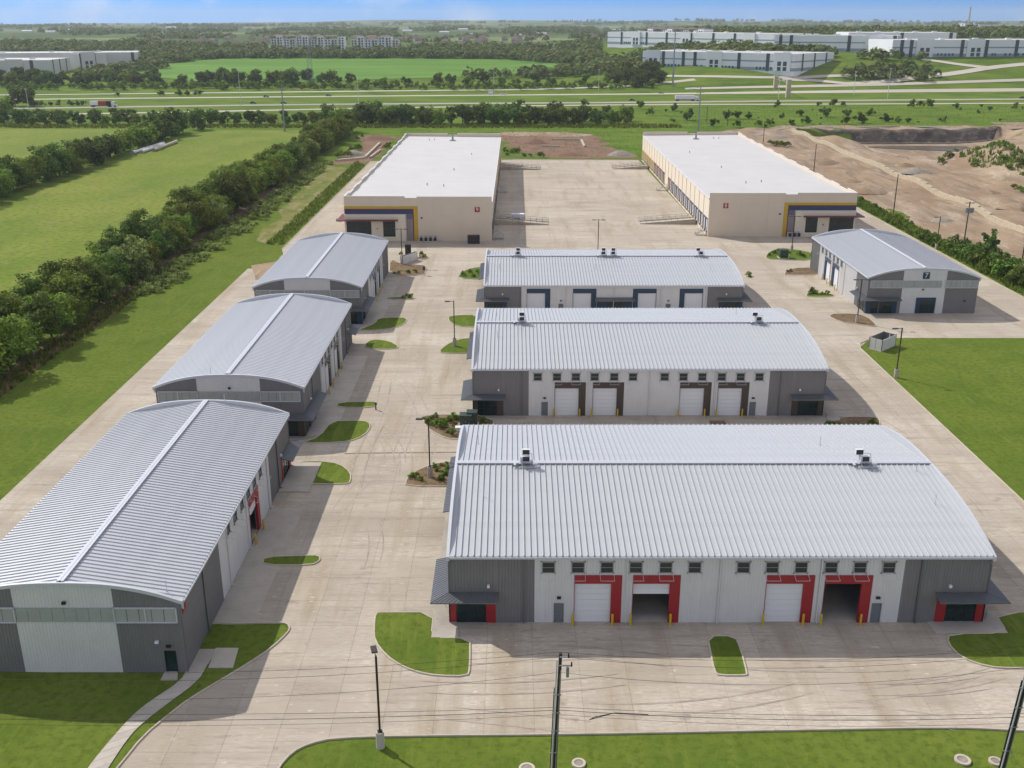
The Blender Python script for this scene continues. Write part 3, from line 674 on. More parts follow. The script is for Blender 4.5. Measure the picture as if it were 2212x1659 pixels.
        dr = MB().box(x0-.1, x0-.001, .2, .3, 0, 4.5).box(x1+.001, x1+.1, .2, .3, 0, 4.5).build('overhead_door', M['steel'], root)
        w_ = x1-x0-.04; me = shared(('sec', round(w_, 2)), lambda: door_section(w_))
        for k in range(nsec): o = obj('door_section', me, dr, (x0+.02, .14, 4.38-.626*(k+1)+.0)); o.scale = (1, 1, 1.04)
    for x in mandoors:
        dr = MB().box(x+.05, x+.93, .0, .05, .02, 2.15).build('door', M['grey_door'], root)
        MB().box(x, x+.05, -.06, .1, 0, 2.2).box(x+.93, x+.98, -.06, .1, 0, 2.2).box(x+.05, x+.93, -.06, .1, 2.15, 2.2).build('door_frame', M['steel'], dr)
        box_part('door_handle', M['steel'], dr, x+.12, x+.24, -.05, .0, .98, 1.04)
        box_part('wall_light', M['black'], root, x+.3, x+.68, -.25, -.04, 2.75, 2.95)
    for x in windows:
        wf = obj('window', shared('winf', win_frame), root, (x, .0, 6.18))
        obj('pane', shared('pane', lambda: mesh_of(MB().box(-.55,.55,-.02,.01,-.53,.53), 'pane', M['glass'])), wf)
        obj('shade_bracket', shared('wshade', win_shade), wf)
    for a, b_, j0, j1 in fronts: storefront(root, front, a, b_, 2.95, j0, j1, accent)
    for pw_, pe_, zt, ze in canopies: canopy('canopy', pw_, pe_, zt, ze, 'charcoal_metal', root)
    for x, z in lights: MB().box(x-.13, x+.13, -.3, -.04, z-.12, z+.16).build('wall_light', M['lamp'], root)
    for key, fn in (('near0', g0), ('near1', g1)):
        cfg = (gables or {}).get(key)
        if not cfg: continue
        z0, z1 = 5.35, 6.8
        for a, b_, proud in cfg.get('strips', []):
            n_ = max(1, int(round((b_-a)/1.1))); cw = (b_-a)/n_
            fr = MB(fn)
            if proud:
                for za, zb in ((z0-.06, z0+.05), (z1-.05, z1+.06)): fr.box(a, b_, .035, .2, za, zb)
                fr.box(a-.06, a+.04, .035, .2, z0-.06, z1+.06); fr.box(b_-.04, b_+.06, .035, .2, z0-.06, z1+.06); fr.box((a+b_)/2-.05, (a+b_)/2+.05, .035, .2, z0+.05, z1-.05)
            else:
                fr.box(a, b_, .034, .05, z0-.03, z0+.0); fr.box(a, b_, .034, .05, z1, z1+.03)
            fo = fr.build('clerestory_frame', M['galv_trim'], root)
            for k in range(n_): MB(fn).box(a+k*cw+.03, a+(k+1)*cw-.03, .035, .07 if not proud else .09, z0+.05, z1-.05).build('clerestory_panel', M['translucent'], fo)
        for a, b_ in cfg.get('fronts', []): storefront(root, fn, a, b_, 2.95, .9, .9, accent)
        for a in cfg.get('mandoors', []):
            dr = MB(fn).box(a+.04, a+1.0, -.08, -.02, .02, 2.25).build('door', M['glass'], root)
            MB(fn).box(a, a+.05, -.1, .07, 0, 2.3).box(a+1.0, a+1.05, -.1, .07, 0, 2.3).box(a+.05, a+1.0, -.1, .07, 2.25, 2.3).build('door_frame', M['black'], dr)
            MB(fn).box(a+.35, a+.75, .035, .25, 2.75, 2.95).build('wall_light', M['black'], root)
        for a, b_ in cfg.get('portals', []):
            MB(fn).box(a, a+.9, .036, .08, 0, 3.3).box(b_-.15, b_, .036, .08, 0, 3.3).box(a+.9, b_-.15, .036, .08, 2.6, 3.3).build('portal', M[accent], root)
            gd = MB(fn).box(a+.9, b_-.15, -.06, -.04, 0, 2.6).build('glazed_door', M['black'], root)
            n_ = 3; cw = (b_-.15-a-.9)/n_
            for k in range(n_):
                for q in range(4): MB(fn).box(a+.9+k*cw+.04, a+.9+(k+1)*cw-.04, -.039, -.02, .05+q*.64, .64+q*.64).build('pane', M['glass'], gd)
        for u, z, mt in cfg.get('lights', []): MB(fn).box(u-.16, u+.16, .035, .3, z-.1, z+.12).build('wall_light', M[mt], root)
        for cp in cfg.get('canopies', []): canopy('canopy', *cp, 'charcoal_metal', root)
    if number:
        ch, mt, side, u, z, s_, dmat = number
        if side == 'front':
            pl = MB(front).box(u-s_/2, u+s_/2, .035, .09, z-s_*.72, z+s_*.72).build('number_plate', M[mt], root)
            text_part(ch, s_*1.2, dmat, pl, (u, -.10, z), (R(90), 0, 0))
        else:
            pl = MB(g1).box(u-s_/2, u+s_/2, .035, .09, z-s_/2, z+s_/2).build('number_plate', M[mt], root)
            text_part(ch, s_*1.05, dmat, pl, (L+.10, u, z), (R(90), 0, R(90)))
    return root
def corner_canopy(L, x0, x1, ylen, W):
    """awning that wraps a front corner: x0..x1 along the front, ylen along the end wall"""
    if x0 <= 0: return ([(0,ylen),(0,-.04),(x1,-.04)], [(-1.7,ylen),(-1.7,-1.45),(x1,-1.45)], 3.42, 3.06)
    return ([(x0,-.04),(L,-.04),(L,ylen)], [(x0,-1.45),(L+1.7,-1.45),(L+1.7,ylen)], 3.42, 3.06)
L1 = 52.7
winD = [9.73,12.6,15.4,18.2,21.1,23.9,28.6,31.4,34.2,37.1,39.9,42.7]
def big_building(label, loc, accent, states):
    return metal_building('metal_warehouse', label, loc, 0, L1, 33.4, accent, [(0,8.4),(44.25,L1)],
        [(12.3,15.9,states[0],1),(18.0,21.6,states[1],1),(31.0,34.65,states[2],1),(36.7,40.3,states[3],1)], [10.3,41.55], winD, [(.02,4.6,.7,.95),(47.9,L1-.02,.95,.85)],
        seams=[7.35,17.4,26.4,36.2,45.9], canopies=[corner_canopy(L1,0,4.9,7,33), corner_canopy(L1,47.6,L1,7,33), ([(0,33.4),(0,18)],[(-1.7,33.4),(-1.7,18)],3.42,3.06)],
        lights=[(3.9,4.15),(48.9,4.15)])
big_building('grey arched-roof warehouse nearest the camera with red door surrounds', (-6.2,87.0,0), 'red', ('closed','ajar','closed','open'))
big_building('grey arched-roof warehouse with dark brown door surrounds and four white doors', (-5.9,143.1,0), 'brown', ('closed',)*4)
metal_building('metal_warehouse', 'grey arched-roof warehouse with navy door surrounds and a central glazed entry', (-5.6,199.5,0), 0, 52.2, 33.4, 'blue', [(0,7.5),(45,52.2)],
    [(8.6,12.3,'closed',1),(17.9,21.6,'closed',1),(31.0,34.7,'closed',-1),(40.4,44.1,'closed',-1)], [15,36.7], [], [(.02,4.6,.7,.9),(22.7,29.9,2.0,2.0),(47.4,52.18,.9,.7)],
    seams=[7.3,16.5,26.1,35.6,44.8], canopies=[corner_canopy(52.2,0,5,8,33), corner_canopy(52.2,47,52.2,8,33), ([(22.3,-.04),(30.4,-.04)],[(22.3,-1.5),(30.4,-1.5)],3.5,3.15), ([(0,32.5),(0,17)],[(-1.7,32.5),(-1.7,17)],3.42,3.06)], lights=[(3.7,4.2),(48.8,4.2)], H=6.1)
W2 = 20.7
gbands = [(0,5.9,'dark_wall'),(5.9,14.8,'light_wall'),(14.8,W2,'dark_wall')]
gstrips = [(.35,5.9,True),(5.9+.1,14.7,False),(14.8,W2-.35,True)]
metal_building('metal_warehouse', 'grey arched-roof warehouse beside the front lawn with red number plate one', (-29.6,78.8,0), R(90), 46.0, W2, 'red', [(0,12.4),(34.5,46.0)],
    [(24.3,27.7,'ajar',1)], [], [16+2.86*k for k in range(6)], [(40.8,45.98,.7,.9)], seams=[6.6,15.1,23.0,33.2,38.7], lights=[(40.4,3.9)], number=('1','red',  'front', .9, 6.6, .95, 'maroon'), rise=1.75,
    gables={'near0': dict(bands=gbands, strips=gstrips, mandoors=[.86], holes=[(.88,1.9,0,2.28)], lights=[(10.2,7.35,'black'),(2.4,3.3,'lamp')])},
    canopies=[([(40.5,-.04),(46.0,-.04),(46.0,5)],[(40.5,-1.6),(47.6,-1.6),(47.6,5)],3.42,3.06)])
metal_building('metal_warehouse', 'grey arched-roof warehouse, the middle one of the left row, brown door surrounds', (-29.6,135,0), R(90), 45, W2, 'brown', [(0,13.7),(34,45)],
    [(17.5,21.1,'closed',1),(26.2,29.8,'closed',1)], [], [12.6+2.86*k+3 for k in range(6)], [(.02,4.6,.7,.9)], seams=[6.6,13.9,22.6,31.5,38.4], rise=1.75,
    gables={'near0': dict(bands=gbands, strips=gstrips, fronts=[(0.02,4.6)], holes=[(.02,4.6,0,2.95)], lights=[(10.2,7.35,'black')])}, lights=[(4.8,3.95),(40.6,3.9)],
    canopies=[([(0,5.0),(0,-.04),(9.5,-.04)],[(-1.6,5.0),(-1.6,-1.6),(9.5,-1.6)],3.42,3.06), ([(40,-.04),(45,-.04),(45,5)],[(40,-1.6),(46.6,-1.6),(46.6,5)],3.42,3.06)])
metal_building('metal_warehouse', 'grey arched-roof warehouse at the far end of the left row, navy entry', (-29.4,192.5,0), R(90), 44.3, W2, 'blue', [(0,10.5),(34.5,44.3)],
    [(17.5,21.1,'closed',1),(24.6,28.2,'closed',1)], [], [13.6+2.86*k for k in range(6)], [(.02,4.6,.7,.9)], seams=[13.9,22.6,31.5], rise=1.75,
    gables={'near0': dict(bands=gbands, strips=gstrips, fronts=[(0.02,4.6)], holes=[(.02,4.6,0,2.95)])}, lights=[(4.8,3.95)],
    canopies=[([(0,5.0),(0,-.04),(8.5,-.04)],[(-1.6,5.0),(-1.6,-1.6),(8.5,-1.6)],3.42,3.06)])
L7 = 40.6; W7 = 22.2
metal_building('metal_warehouse', 'grey arched-roof warehouse on the right with blue number plate seven', (71.9,240.8,0), R(-90), L7, W7, 'blue', [(0,6.5),(33.2,L7)],
    [(12.0,15.4,'closed',-1),(18.0,21.4,'closed',-1)], [], [8.6+2.86*k for k in range(6)], [(35.5,L7-.02,.9,.7)], seams=[16.9,25.5], rise=1.8,
    gables={'near1': dict(bands=[(0,6.9,'dark_wall'),(6.9,15.6,'light_wall'),(15.6,W7,'dark_wall')], strips=[(.4,6.9,True),(7.0,14.8,False),(15.5,W7-.3,True)], fronts=[(.02,6.2)], portals=[(10.0,14.0)],
        holes=[(.02,6.2,0,2.95),(10.9,13.85,0,2.6)], lights=[(11.1,4.95,'black'),(9.6,3.4,'lamp'),(19.8,2.6,'black')])}, lights=[(34.6,3.8)],
    number=('7','blue','gable',11.4,7.85,1.35,'white'),
    canopies=[([(34.5,-.04),(L7,-.04),(L7,6.6)],[(34.5,-1.6),(L7+1.6,-1.6),(L7+1.6,6.6)],3.42,3.06)])

# ------------------------------------------------------------------ tan tilt-wall buildings 8 and 9
def tilt_building(label, loc, rz, mir, ch, W, D_, H=12.0):
    root = thing('tilt_wall_warehouse', label, 'building', loc, rz)
    fx = (lambda x: W-x) if mir else (lambda x: x)
    def fmap(x, y, z): return (fx(x), y, z)
    def B(name, mat, *bs, parent=None, label=None):
        mb = MB(fmap)
        for b_ in bs: mb.box(*b_)
        if mir: mb.f = [q[::-1] for q in mb.f]
        return mb.build(name, M[mat], parent or root, label=label)
    HR = 10.5
    # front wall panels with recessed joints between them (entry bay left, dock side right)
    for a, b_, h_ in ((0,8.1,H),(8.1,16.3,H),(16.3,19.5,H-.45),(19.5,24.0,H-.1),(24.0,31.7,H-.1),(31.7,W,H-.1)):
        fw = B('wall_panel', 'tan', (a+.02, b_-.02, .0, .3, 0, h_))
        B('coping', 'white', (a, b_, -.03, .36, h_+.001, h_+.06), parent=fw)
    B('wall_core', 'tan', (.05, W-.05, .05, .25, 0, H-.6))
    # stripes
    B('yellow_stripe', 'yellow_stripe', (0, 18.6, -.035, -.002, H-3.35, H-2.65), (18.6, 19.7, -.035, -.002, 0, H-2.65))
    B('maroon_stripe', 'maroon', (0, 18.35, -.034, -.003, H-3.62, H-3.36), (18.36, 18.59, -.034, -.003, 0, H-3.36))
    B('navy_stripe', 'navy', (0, 18.34, -.033, -.004, H-4.75, H-3.63)); B('slate_stripe', 'slate', (16.6, 18.34, -.033, -.004, H-6.1, H-4.76)); B('mauve_stripe', 'mauve', (16.6, 18.34, -.033, -.004, 0, H-6.11))
    # entry
    B('entry_wall', 'tan2', (0, .45, -.5, -.04, 0, H-4.8), (7.15, 10.3, -.5, -.04, 0, H-4.8), (13.6, 16.4, -.5, -.04, 0, H-4.8), (.45, 7.15, -.5, -.04, 5.5, H-4.8), (10.3, 13.6, -.5, -.04, 5.5, H-4.8), (.45, 7.15, -.5, -.04, 0, .3), (10.3, 13.6, -.5, -.04, 0, 1.2))
    for a, b_, z0, nc in ((.45,7.15,.3,5), (10.3,13.6,1.2,3)):
        cw = (b_-a)/nc; fr = []
        for k in range(nc+1): fr.append((max(a, a+k*cw-.05), min(b_, a+k*cw+.05), -.30, -.16, z0, 5.5))
        rows = 4; rh = (5.5-z0)/rows
        for k in range(rows+1): fr.append((a+.05, b_-.05, -.29, -.17, max(z0, z0+k*rh-.04), min(5.5, z0+k*rh+.04)))
        w_ = B('window', 'black', *fr)
        for k in range(nc):
            for q in range(rows): B('pane', 'glass', (a+k*cw+.05, a+(k+1)*cw-.05, -.25, -.22, z0+q*rh+.04, z0+(q+1)*rh-.04), parent=w_)
    B('awning', 'maroon', (-2.0, 14.4, -2.0, -.5, 5.62, 5.86), (-2.0, 0, -.5, 8.0, 5.62, 5.86))
    B('wall_light', 'black', (8.6, 8.9, -.7, -.5, 3.3, 3.55)); B('wall_light', 'black', (20.5, 20.95, -.3, 0, 6.1, 6.4))
    pl = B('number_plate', 'red', (35.0, 36.35, -.09, -.001, H-4.2, H-2.85))
    text_part(ch, 1.45, 'white', pl, (fx(35.67), -.10, H-3.52), (R(90), 0, 0))
    # entry side: stepped parapet panels
    n = 20; pl_ = (D_-.3)/n
    for k in range(n):
        a, b_ = .3+k*pl_, .3+(k+1)*pl_; h_ = H if k in (0, n-1) else H-.25-(.3 if k % 2 else 0)
        sp_ = B('wall_panel', 'tan', (.0, .3, a+.02, b_-.02, 0, h_)); B('coping', 'white', (-.03, .36, a, b_, h_+.001, h_+.06), parent=sp_)
    for a, b_, h_ in ((0.3,17.5,H),(17.5,21.5,H-.6),(21.5,W,H)):
        bp_ = B('wall_panel', 'tan', (a+.02, b_-.02, D_-.3, D_, 0, h_)); B('coping', 'white', (a, b_, D_-.36, D_+.03, h_+.001, h_+.06), parent=bp_)
    # dock side
    for k in range(n):
        a, b_ = .3+k*pl_, .3+(k+1)*pl_
        accent = 'navy' if k < 9 else 'maroon' if k < 15 else 'yellow_stripe'
        doors_ = [] if k in (10,) else [(a+1.0, a+3.4), (a+4.6, a+7.0)]
        blocks = []; cur = a+.02
        for p, q in doors_: blocks.append((W-.3, W, cur, p, 0, HR)); blocks += [(W-.3, W, p, q, 0, 1.2), (W-.3, W, p, q, 4.4, HR)]; cur = q
        blocks.append((W-.3, W, cur, b_-.02, 0, HR)); dp = B('wall_panel', 'tan2', *blocks)
        B('pilaster', 'tan', (W+.001, W+.12, b_-.2, b_+.2, 0, HR-.3), parent=dp)
        for p, q in doors_:
            du = B('dock_door', 'white' if (k % 3) else 'off_white', (W-.2, W-.15, p, q, 1.2, 4.4))
            B('door_surround', accent, (W+.001, W+.1, p-.3, p, 0.9, 4.8), (W+.001, W+.1, q, q+.3, .9, 4.8), (W+.001, W+.1, p, q, 4.4, 4.8), parent=du)
            B('dock_bumper', 'black', (W+.002, W+.2, p, p+.3, .8, 1.2), parent=du); B('dock_bumper', 'black', (W+.002, W+.2, q-.3, q, .8, 1.2), parent=du)
    # roof sheets, sloping to the dock side
    rf = MB(fmap); ns = 27
    rf.face([(.3,.3,H-1.1),(W+.1,.3,HR+.02),(W+.1,D_-.3,HR+.02),(.3,D_-.3,H-1.1)])
    if mir: rf.f = [q[::-1] for q in rf.f]
    roof = rf.build('roof', M['tpo'], root)
    st = (D_-.6)/ns; zz = lambda x: H-1.1+(HR+.02-H+1.1)*(x-.3)/(W-.2)
    for k in range(ns):
        rs = MB(fmap); a, b_ = .3+k*st, .3+(k+1)*st
        rs.face([(.3,a,zz(.3)+.012),(W+.08,a,zz(W+.08)+.012),(W+.08,b_+.03,zz(W+.08)+.035),(.3,b_+.03,zz(.3)+.035)]); rs.face([(.3,b_+.03,zz(.3)+.035),(W+.08,b_+.03,zz(W+.08)+.035),(W+.08,b_+.03,zz(W+.08)),(.3,b_+.03,zz(.3))])
        if mir: rs.f = [q[::-1] for q in rs.f]
        rs.build('roof_sheet', M['tpo'], roof)
    B('roof_edge', 'white', (W+.06, W+.2, 0.0, D_, HR-.25, HR+.07))
    for x, y in ((11,147),(13,147.5),(26,60),(20,28),(25,26),(30,101)): MB(fmap).tube((x,y,zz(x)), (x,y,zz(x)+.7), .14, .14, 8).build('roof_vent', M['steel'], root)
    MB(fmap).tube((20.5,146,zz(20)), (20.5,146,zz(20)+2.4), .45, .35, 8).box(19.4,21.6,145.2,146.8,zz(20)-.2,zz(20)+.35).build('roof_exhaust', M['steel'], root)
    # canopy of steps near the corner and the ramps
    return root
tilt_building('tan tilt-wall warehouse with white flat roof and red number nine plate', (-45,273,0), R(-.25), False, '9', 39.6, 162)
tilt_building('tan tilt-wall warehouse with white flat roof and red number eight plate', (54.0,279,0), R(-.5), True, '8', 40.2, 162)
# ------------------------------------------------------------------ yard furniture
def bollard_mesh():
    mb = MB(); mb.tube((0,0,0), (0,0,1.22), .115, .115, 12); mb.tube((0,0,1.22), (0,0,1.30), .115, .05, 12); return mesh_of(mb, 'bollard', M['yellow'])
ORD = ['first', 'second', 'third', 'fourth']
def bollard(x, y, label, group):
    o = obj('bollard', shared('bollard', bollard_mesh), None, (x, y, 0)); tag(o, label, 'bollard', group)
for nm, X0, Y0, ds in (('red-trimmed front warehouse', -6.2, 87.0, [(12.3,15.9),(18,21.6),(31,34.65),(36.7,40.3)]), ('brown-trimmed warehouse', -5.9, 143.1, [(12.3,15.9),(18,21.6),(31,34.65),(36.7,40.3)]), ('navy-trimmed warehouse', -5.6, 199.5, [(8.6,12.3),(17.9,21.6),(31,34.7),(40.4,44.1)])):
    for k, (a, b_) in enumerate(ds):
        bollard(X0+a-.15, Y0-.55, 'yellow bollard left of the %s door of the %s' % (ORD[k], nm), 'bollards guarding the doors'); bollard(X0+b_+.15, Y0-.55, 'yellow bollard right of the %s door of the %s' % (ORD[k], nm), 'bollards guarding the doors')
for nm, X0, Y0, ds in (('first left warehouse', -29.6, 78.8, [(24.3,27.7)]), ('middle left warehouse', -29.6, 135, [(17.5,21.1),(26.2,29.8)]), ('last left warehouse', -29.4, 192.5, [(17.5,21.1),(24.6,28.2)])):
    for k, (a, b_) in enumerate(ds):
        bollard(X0+.55, Y0+a-.15, 'yellow bollard near side of the %s door of the %s' % (ORD[k], nm), 'bollards guarding the doors'); bollard(X0+.55, Y0+b_+.15, 'yellow bollard far side of the %s door of the %s' % (ORD[k], nm), 'bollards guarding the doors')
for k, (a, b_) in enumerate([(12.0,15.4),(18.0,21.4)]):
    for x, w_ in ((a-.15,'far'), (b_+.15,'near')): bollard(71.9-.55, 240.8-x, 'yellow bollard on the %s side of the %s door of building seven' % (w_, ORD[k]), 'bollards guarding the doors')
def light_pole(base, h, label, arms, concrete=True, rz=0):
    t = thing('light_pole', label, 'lamp post', (base[0], base[1], 0), rz, 'parking lot light poles')
    z0 = .0
    if concrete: MB().tube((0,0,-.05), (0,0,1.5), .36, .34, 16).build('concrete_base', M['walk'], t); z0 = 1.5
    MB().box(-.2,.2,-.2,.2,z0,z0+.06).box(-.085,.085,-.085,.085,z0+.06,h).build('pole', M['bronze'], t)
    for sx in arms:
        hd = MB().box(min(sx*.085,sx*.7),max(sx*.085,sx*.7),-.04,.04,h-.16,h-.08).box(min(sx*.7,sx*1.6),max(sx*.7,sx*1.6),-.24,.24,h-.19,h-.06).build('lamp_head', M['bronze'], t)
        box_part('lens', M['lamp'], hd, min(sx*.8,sx*1.5), max(sx*.8,sx*1.5), -.18, .18, h-.215, h-.192)
light_pole((-10.77,68.66), 8.7, 'light pole on a round concrete base on the bottom lawn', [-1], rz=R(-75))
light_pole((-10.68,121.01), 8.3, 'light pole in the rubble bed between the front and brown-trimmed warehouses', [-1])
light_pole((-10.50,177.84), 8.6, 'light pole on the small grass island left of the brown-trimmed warehouse', [-1])
light_pole((64.09,160.61), 8.6, 'light pole on the right lawn near the trash enclosure', [-1])
light_pole((68.04,193.34), 8.8, 'light pole in the soil bed beside building seven', [-1, 1])
light_pole((21.40,250.20), 10.0, 'double-headed light pole behind the navy-trimmed warehouse', [-1, 1])
light_pole((-26.84,244.54), 8.8, 'double-headed light pole near the front wall of building nine', [-1, 1])
light_pole((72.26,259.44), 9.2, 'light pole near the front wall of building eight', [-1, 1])
light_pole((110.47,261.71), 8.6, 'light pole in the hedge strip beyond building seven', [-1])
# wooden poles and wires
def wood_pole(base, h, label, r=.17, parts=None, lean=(0,0)):
    t = thing('utility_pole', label, 'utility pole', (base[0], base[1], height(*base)), 0, 'wooden utility poles')
    top = (lean[0]*h, lean[1]*h, h)
    MB().tube((0,0,-.3), top, r*1.2, r*.8, 10).build('pole', M['wood'], t)
    if parts == 'riser':
        for k, (dx, dy, rr, m_, z1) in enumerate(((-.30,-.10,.07,'black',.78),(-.25,-.24,.055,'galv_trim',.97),(.06,-.25,.04,'steel',.9))):
            MB().tube((dx,dy,-.2), (dx+lean[0]*h*z1,dy+lean[1]*h*z1,h*z1), rr, rr, 8).build('riser_pipe', M[m_], t)
        for z, s_ in ((.985,.55),(.93,.8)):
            ca = MB().tube((top[0]*z-.05,-.2,h*z), (top[0]*z+s_,-.55,h*z+.25), .05, .05, 6).build('bracket', M['steel'], t)
            MB().tube((top[0]*z+s_,-.55,h*z+.2), (top[0]*z+s_,-.55,h*z+.55), .07, .05, 8).build('insulator', M['black'], ca)
        MB().tube((top[0]*.9+.55,-.4,h*.87), (top[0]*.9+.55,-.4,h*.93), .11, .11, 10).build('cutout_fuse', M['steel'], t)
        for z in (.2,.35,.5,.62,.74): MB().box(top[0]*z-.42, top[0]*z+.2, -.27, -.2, h*z, h*z+.06).build('strap', M['steel'], t)
    if parts == 'transformer':
        box_part('crossarm', M['wood'], t, -1.2, 1.2, -.25, -.1, h-.5, h-.35)
        for dx in (-.75, 0, .75): MB().tube((dx,-.5,h-2.9), (dx,-.5,h-1.6), .33, .33, 12).build('transformer_can', M['steel'], t)
    return t
pA = wood_pole((3.1,62.5), 13.2, 'dark wooden utility pole with riser pipes in the middle of the bottom lawn', .155, 'riser', lean=(.03,.0))
pB = wood_pole((36.6,62.3), 14.2, 'dark wooden utility pole with riser pipes at the bottom right corner', .2, 'riser', lean=(.055,.0))
for q, h_, lb, pt in (((122.43,507.07), 10.5, 'brown utility pole behind building eight, farthest of the dirt-side poles', None), ((118.69,405.40), 11.0, 'brown utility pole on the bare dirt beside the roof of building eight', None),
    ((117.94,314.43), 12.0, 'brown utility pole on the bare dirt beyond the corner of building eight', None), ((117.59,261.97), 12.5, 'brown utility pole with three grey transformer cans beside the limestone wall', 'transformer'), ((120.56,236.57), 9.5, 'brown utility pole on the dirt at the right edge', None),
    ((115.02,619.09), 9.0, 'thin dark pole standing in the rough grass behind building eight', None), ((122.63,595.48), 9.0, 'short dark pole in the scrub behind building eight', None)):
    wood_pole(q, h_, lb, .15, pt)
def wire(a, b_, sag, r, label, group):
    n = 18; pts = []
    for k in range(n+1):
        t = k/n; pts.append((a[0]+(b_[0]-a[0])*t, a[1]+(b_[1]-a[1])*t, a[2]+(b_[2]-a[2])*t-4*sag*t*(1-t)))
    o = MB().path(pts, r, 5).build('overhead_wire', M['black'] if r > .012 else M['steel']); tag(o, label, 'cable', group)
for k, (za, zb, y, sg, r) in enumerate(((13.3,14.0,0,1.0,.013),(12.8,13.3,.15,1.15,.013),(11.5,12.1,.1,1.3,.013),(8.7,8.3,-.2,.4,.015),(8.45,8.0,-.2,.55,.02),(8.1,7.5,-.25,.6,.0121))):
    wire((3.4,62.5+y,za), (37.2,62.3+y,zb), sg, r, 'dark overhead wire between the two wooden poles on the bottom lawn', 'wires between the front poles')
    wire((37.2,62.3+y,zb), (72,62+y,zb-.2), sg, r, 'dark overhead wire leaving the bottom right corner pole to the right', 'wires right of the corner pole')
    wire((3.4,62.5+y,za), (-62,63.5+y,za-.5), sg*1.9, r, 'overhead wire crossing the driveway and the front left lawn', 'wires over the left lawn')
def splice():
    o = MB().path([(7.2,62.35,8.05),(5.7,62.3,7.6),(6.1,62.3,7.85),(7.6,62.3,8.2),(10,62.25,8.1)], .028, 6).build('cable_splice_loop', M['black']); tag(o, 'black looped cable splice hanging on the wire right of the middle pole', 'cable')
splice()
# roof-top condensers
def condenser_pair(x, y, z, label, gap=.55):
    t = thing('rooftop_condenser', label, 'air conditioner', (x, y, z), 0, 'condenser stacks on the metal roofs'); t.scale = (.85, .85, .72)
    st = MB()
    for sx in (-.55,.55):
        for yy in (-.75,.75): st.box(sx-.03, sx+.03, yy-.03, yy+.03, -.35, .55)
    st.box(-.6,.6,-.8,.8,.5,.56); st.box(-.9,-.6,-.5,.5,.1,.15); st.box(-2.0,-.9,-.25,.25,.05,.2); st.box(-.9,1.3,-1.0,-.85,-.25,-.1); st.box(-1.6,-1.3,-.9,.6,.1,.22); st.box(.8,1.5,-.6,-.4,-.1,.2); st.box(-.75,-.6,-.8,.8,.5,1.45); st.build('stand', M['galv_trim'], t)
    for zz_, yy, ox in ((.56,-.35,0),(1.5,.05,-.75 if x > 30 else 0)):
        cb = MB().box(ox-.5,ox+.5,yy-.2,yy+.2,zz_,zz_+.85).build('cabinet', M['white'], t)
        box_part('grille', M['black'], cb, ox-.42, ox+.42, yy-.225, yy-.201, zz_+.06, zz_+.79)
        fr = MB().tube((ox,yy-.24,zz_+.42), (ox,yy-.226,zz_+.42), .3, .3, 16).build('fan', M['bronze'], cb)
        MB().path([(ox+.5,yy,zz_+.2),(.75,yy,zz_+.1),(.85,yy-.4,-.1)], .035, 6).build('pipe', M['steel'], cb)
    MB().path([(-.6,-.7,.3),(-1.3,-.8,.25),(-1.5,-.3,.1),(-1.8,-.9,.12)], .05, 6).build('refrigerant_line', M['steel'], t)
    return t
for x, y, H_, lb in ((1.55,103.4,9.75,'stacked pair of white condensers on the left of the front warehouse ridge'), (39.0,103.4,9.75,'stacked pair of white condensers on the right of the front warehouse ridge'),
    (1.6,159.6,9.75,'stacked pair of condensers on the left of the brown-trimmed warehouse ridge'), (40.1,159.6,9.75,'stacked pair of condensers on the right of the brown-trimmed warehouse ridge'),
    (1.3,216.2,8.3,'stacked pair of condensers at the left of the navy-trimmed warehouse ridge'), (19.7,216.2,8.3,'left of the two condenser stacks mid-ridge on the navy-trimmed warehouse'), (21.8,216.2,8.3,'right of the two condenser stacks mid-ridge on the navy-trimmed warehouse'), (40.7,216.2,8.3,'stacked pair of condensers at the right of the navy-trimmed warehouse ridge')):
    condenser_pair(x, y, H_+.1, lb)
def vent(x, y, z, nm):
    t = MB().tube((0,0,-.1), (0,0,.08), .12, .06, 8).tube((0,0,.08), (0,0,1.15), .04, .04, 8).build('vent_pipe', M['galv_trim'], None, (x, y, z)); tag(t, 'thin vent pipe on the metal roof of the %s' % nm, 'vent pipe', 'vent pipes on the %s' % nm)
for nm, X0, Y0, W_, pts in (('front warehouse', -6.2, 87.0, 33.4, [(2.2,24.5),(3.2,10.0),(42.6,24),(50.5,15),(50.2,8.6)]), ('brown-trimmed warehouse', -5.9, 143.1, 33.4, [(3.3,24),(3.6,11),(44,24),(49,10)]), ('navy-trimmed warehouse', -5.6, 199.5, 33.4, [(3,9),(23,9),(27,11),(47,8.5)])):
    for u, v_ in pts: vent(X0+u, Y0+v_, (6.1 if Y0 > 190 else 7.55)+2.2*(1-abs(v_-W_/2)/(W_/2)), nm)
for nm, X0, Y0, pts in (('first left-row warehouse', -29.6, 78.8, [(1.1,1.4),(46,8)]), ('middle left-row warehouse', -29.6, 135, [(1.2,13),(44.5,8)])):
    for u, v_ in pts: vent(X0-v_, Y0+u, 7.55+1.75*(1-abs(v_-W2/2)/(W2/2)), nm)
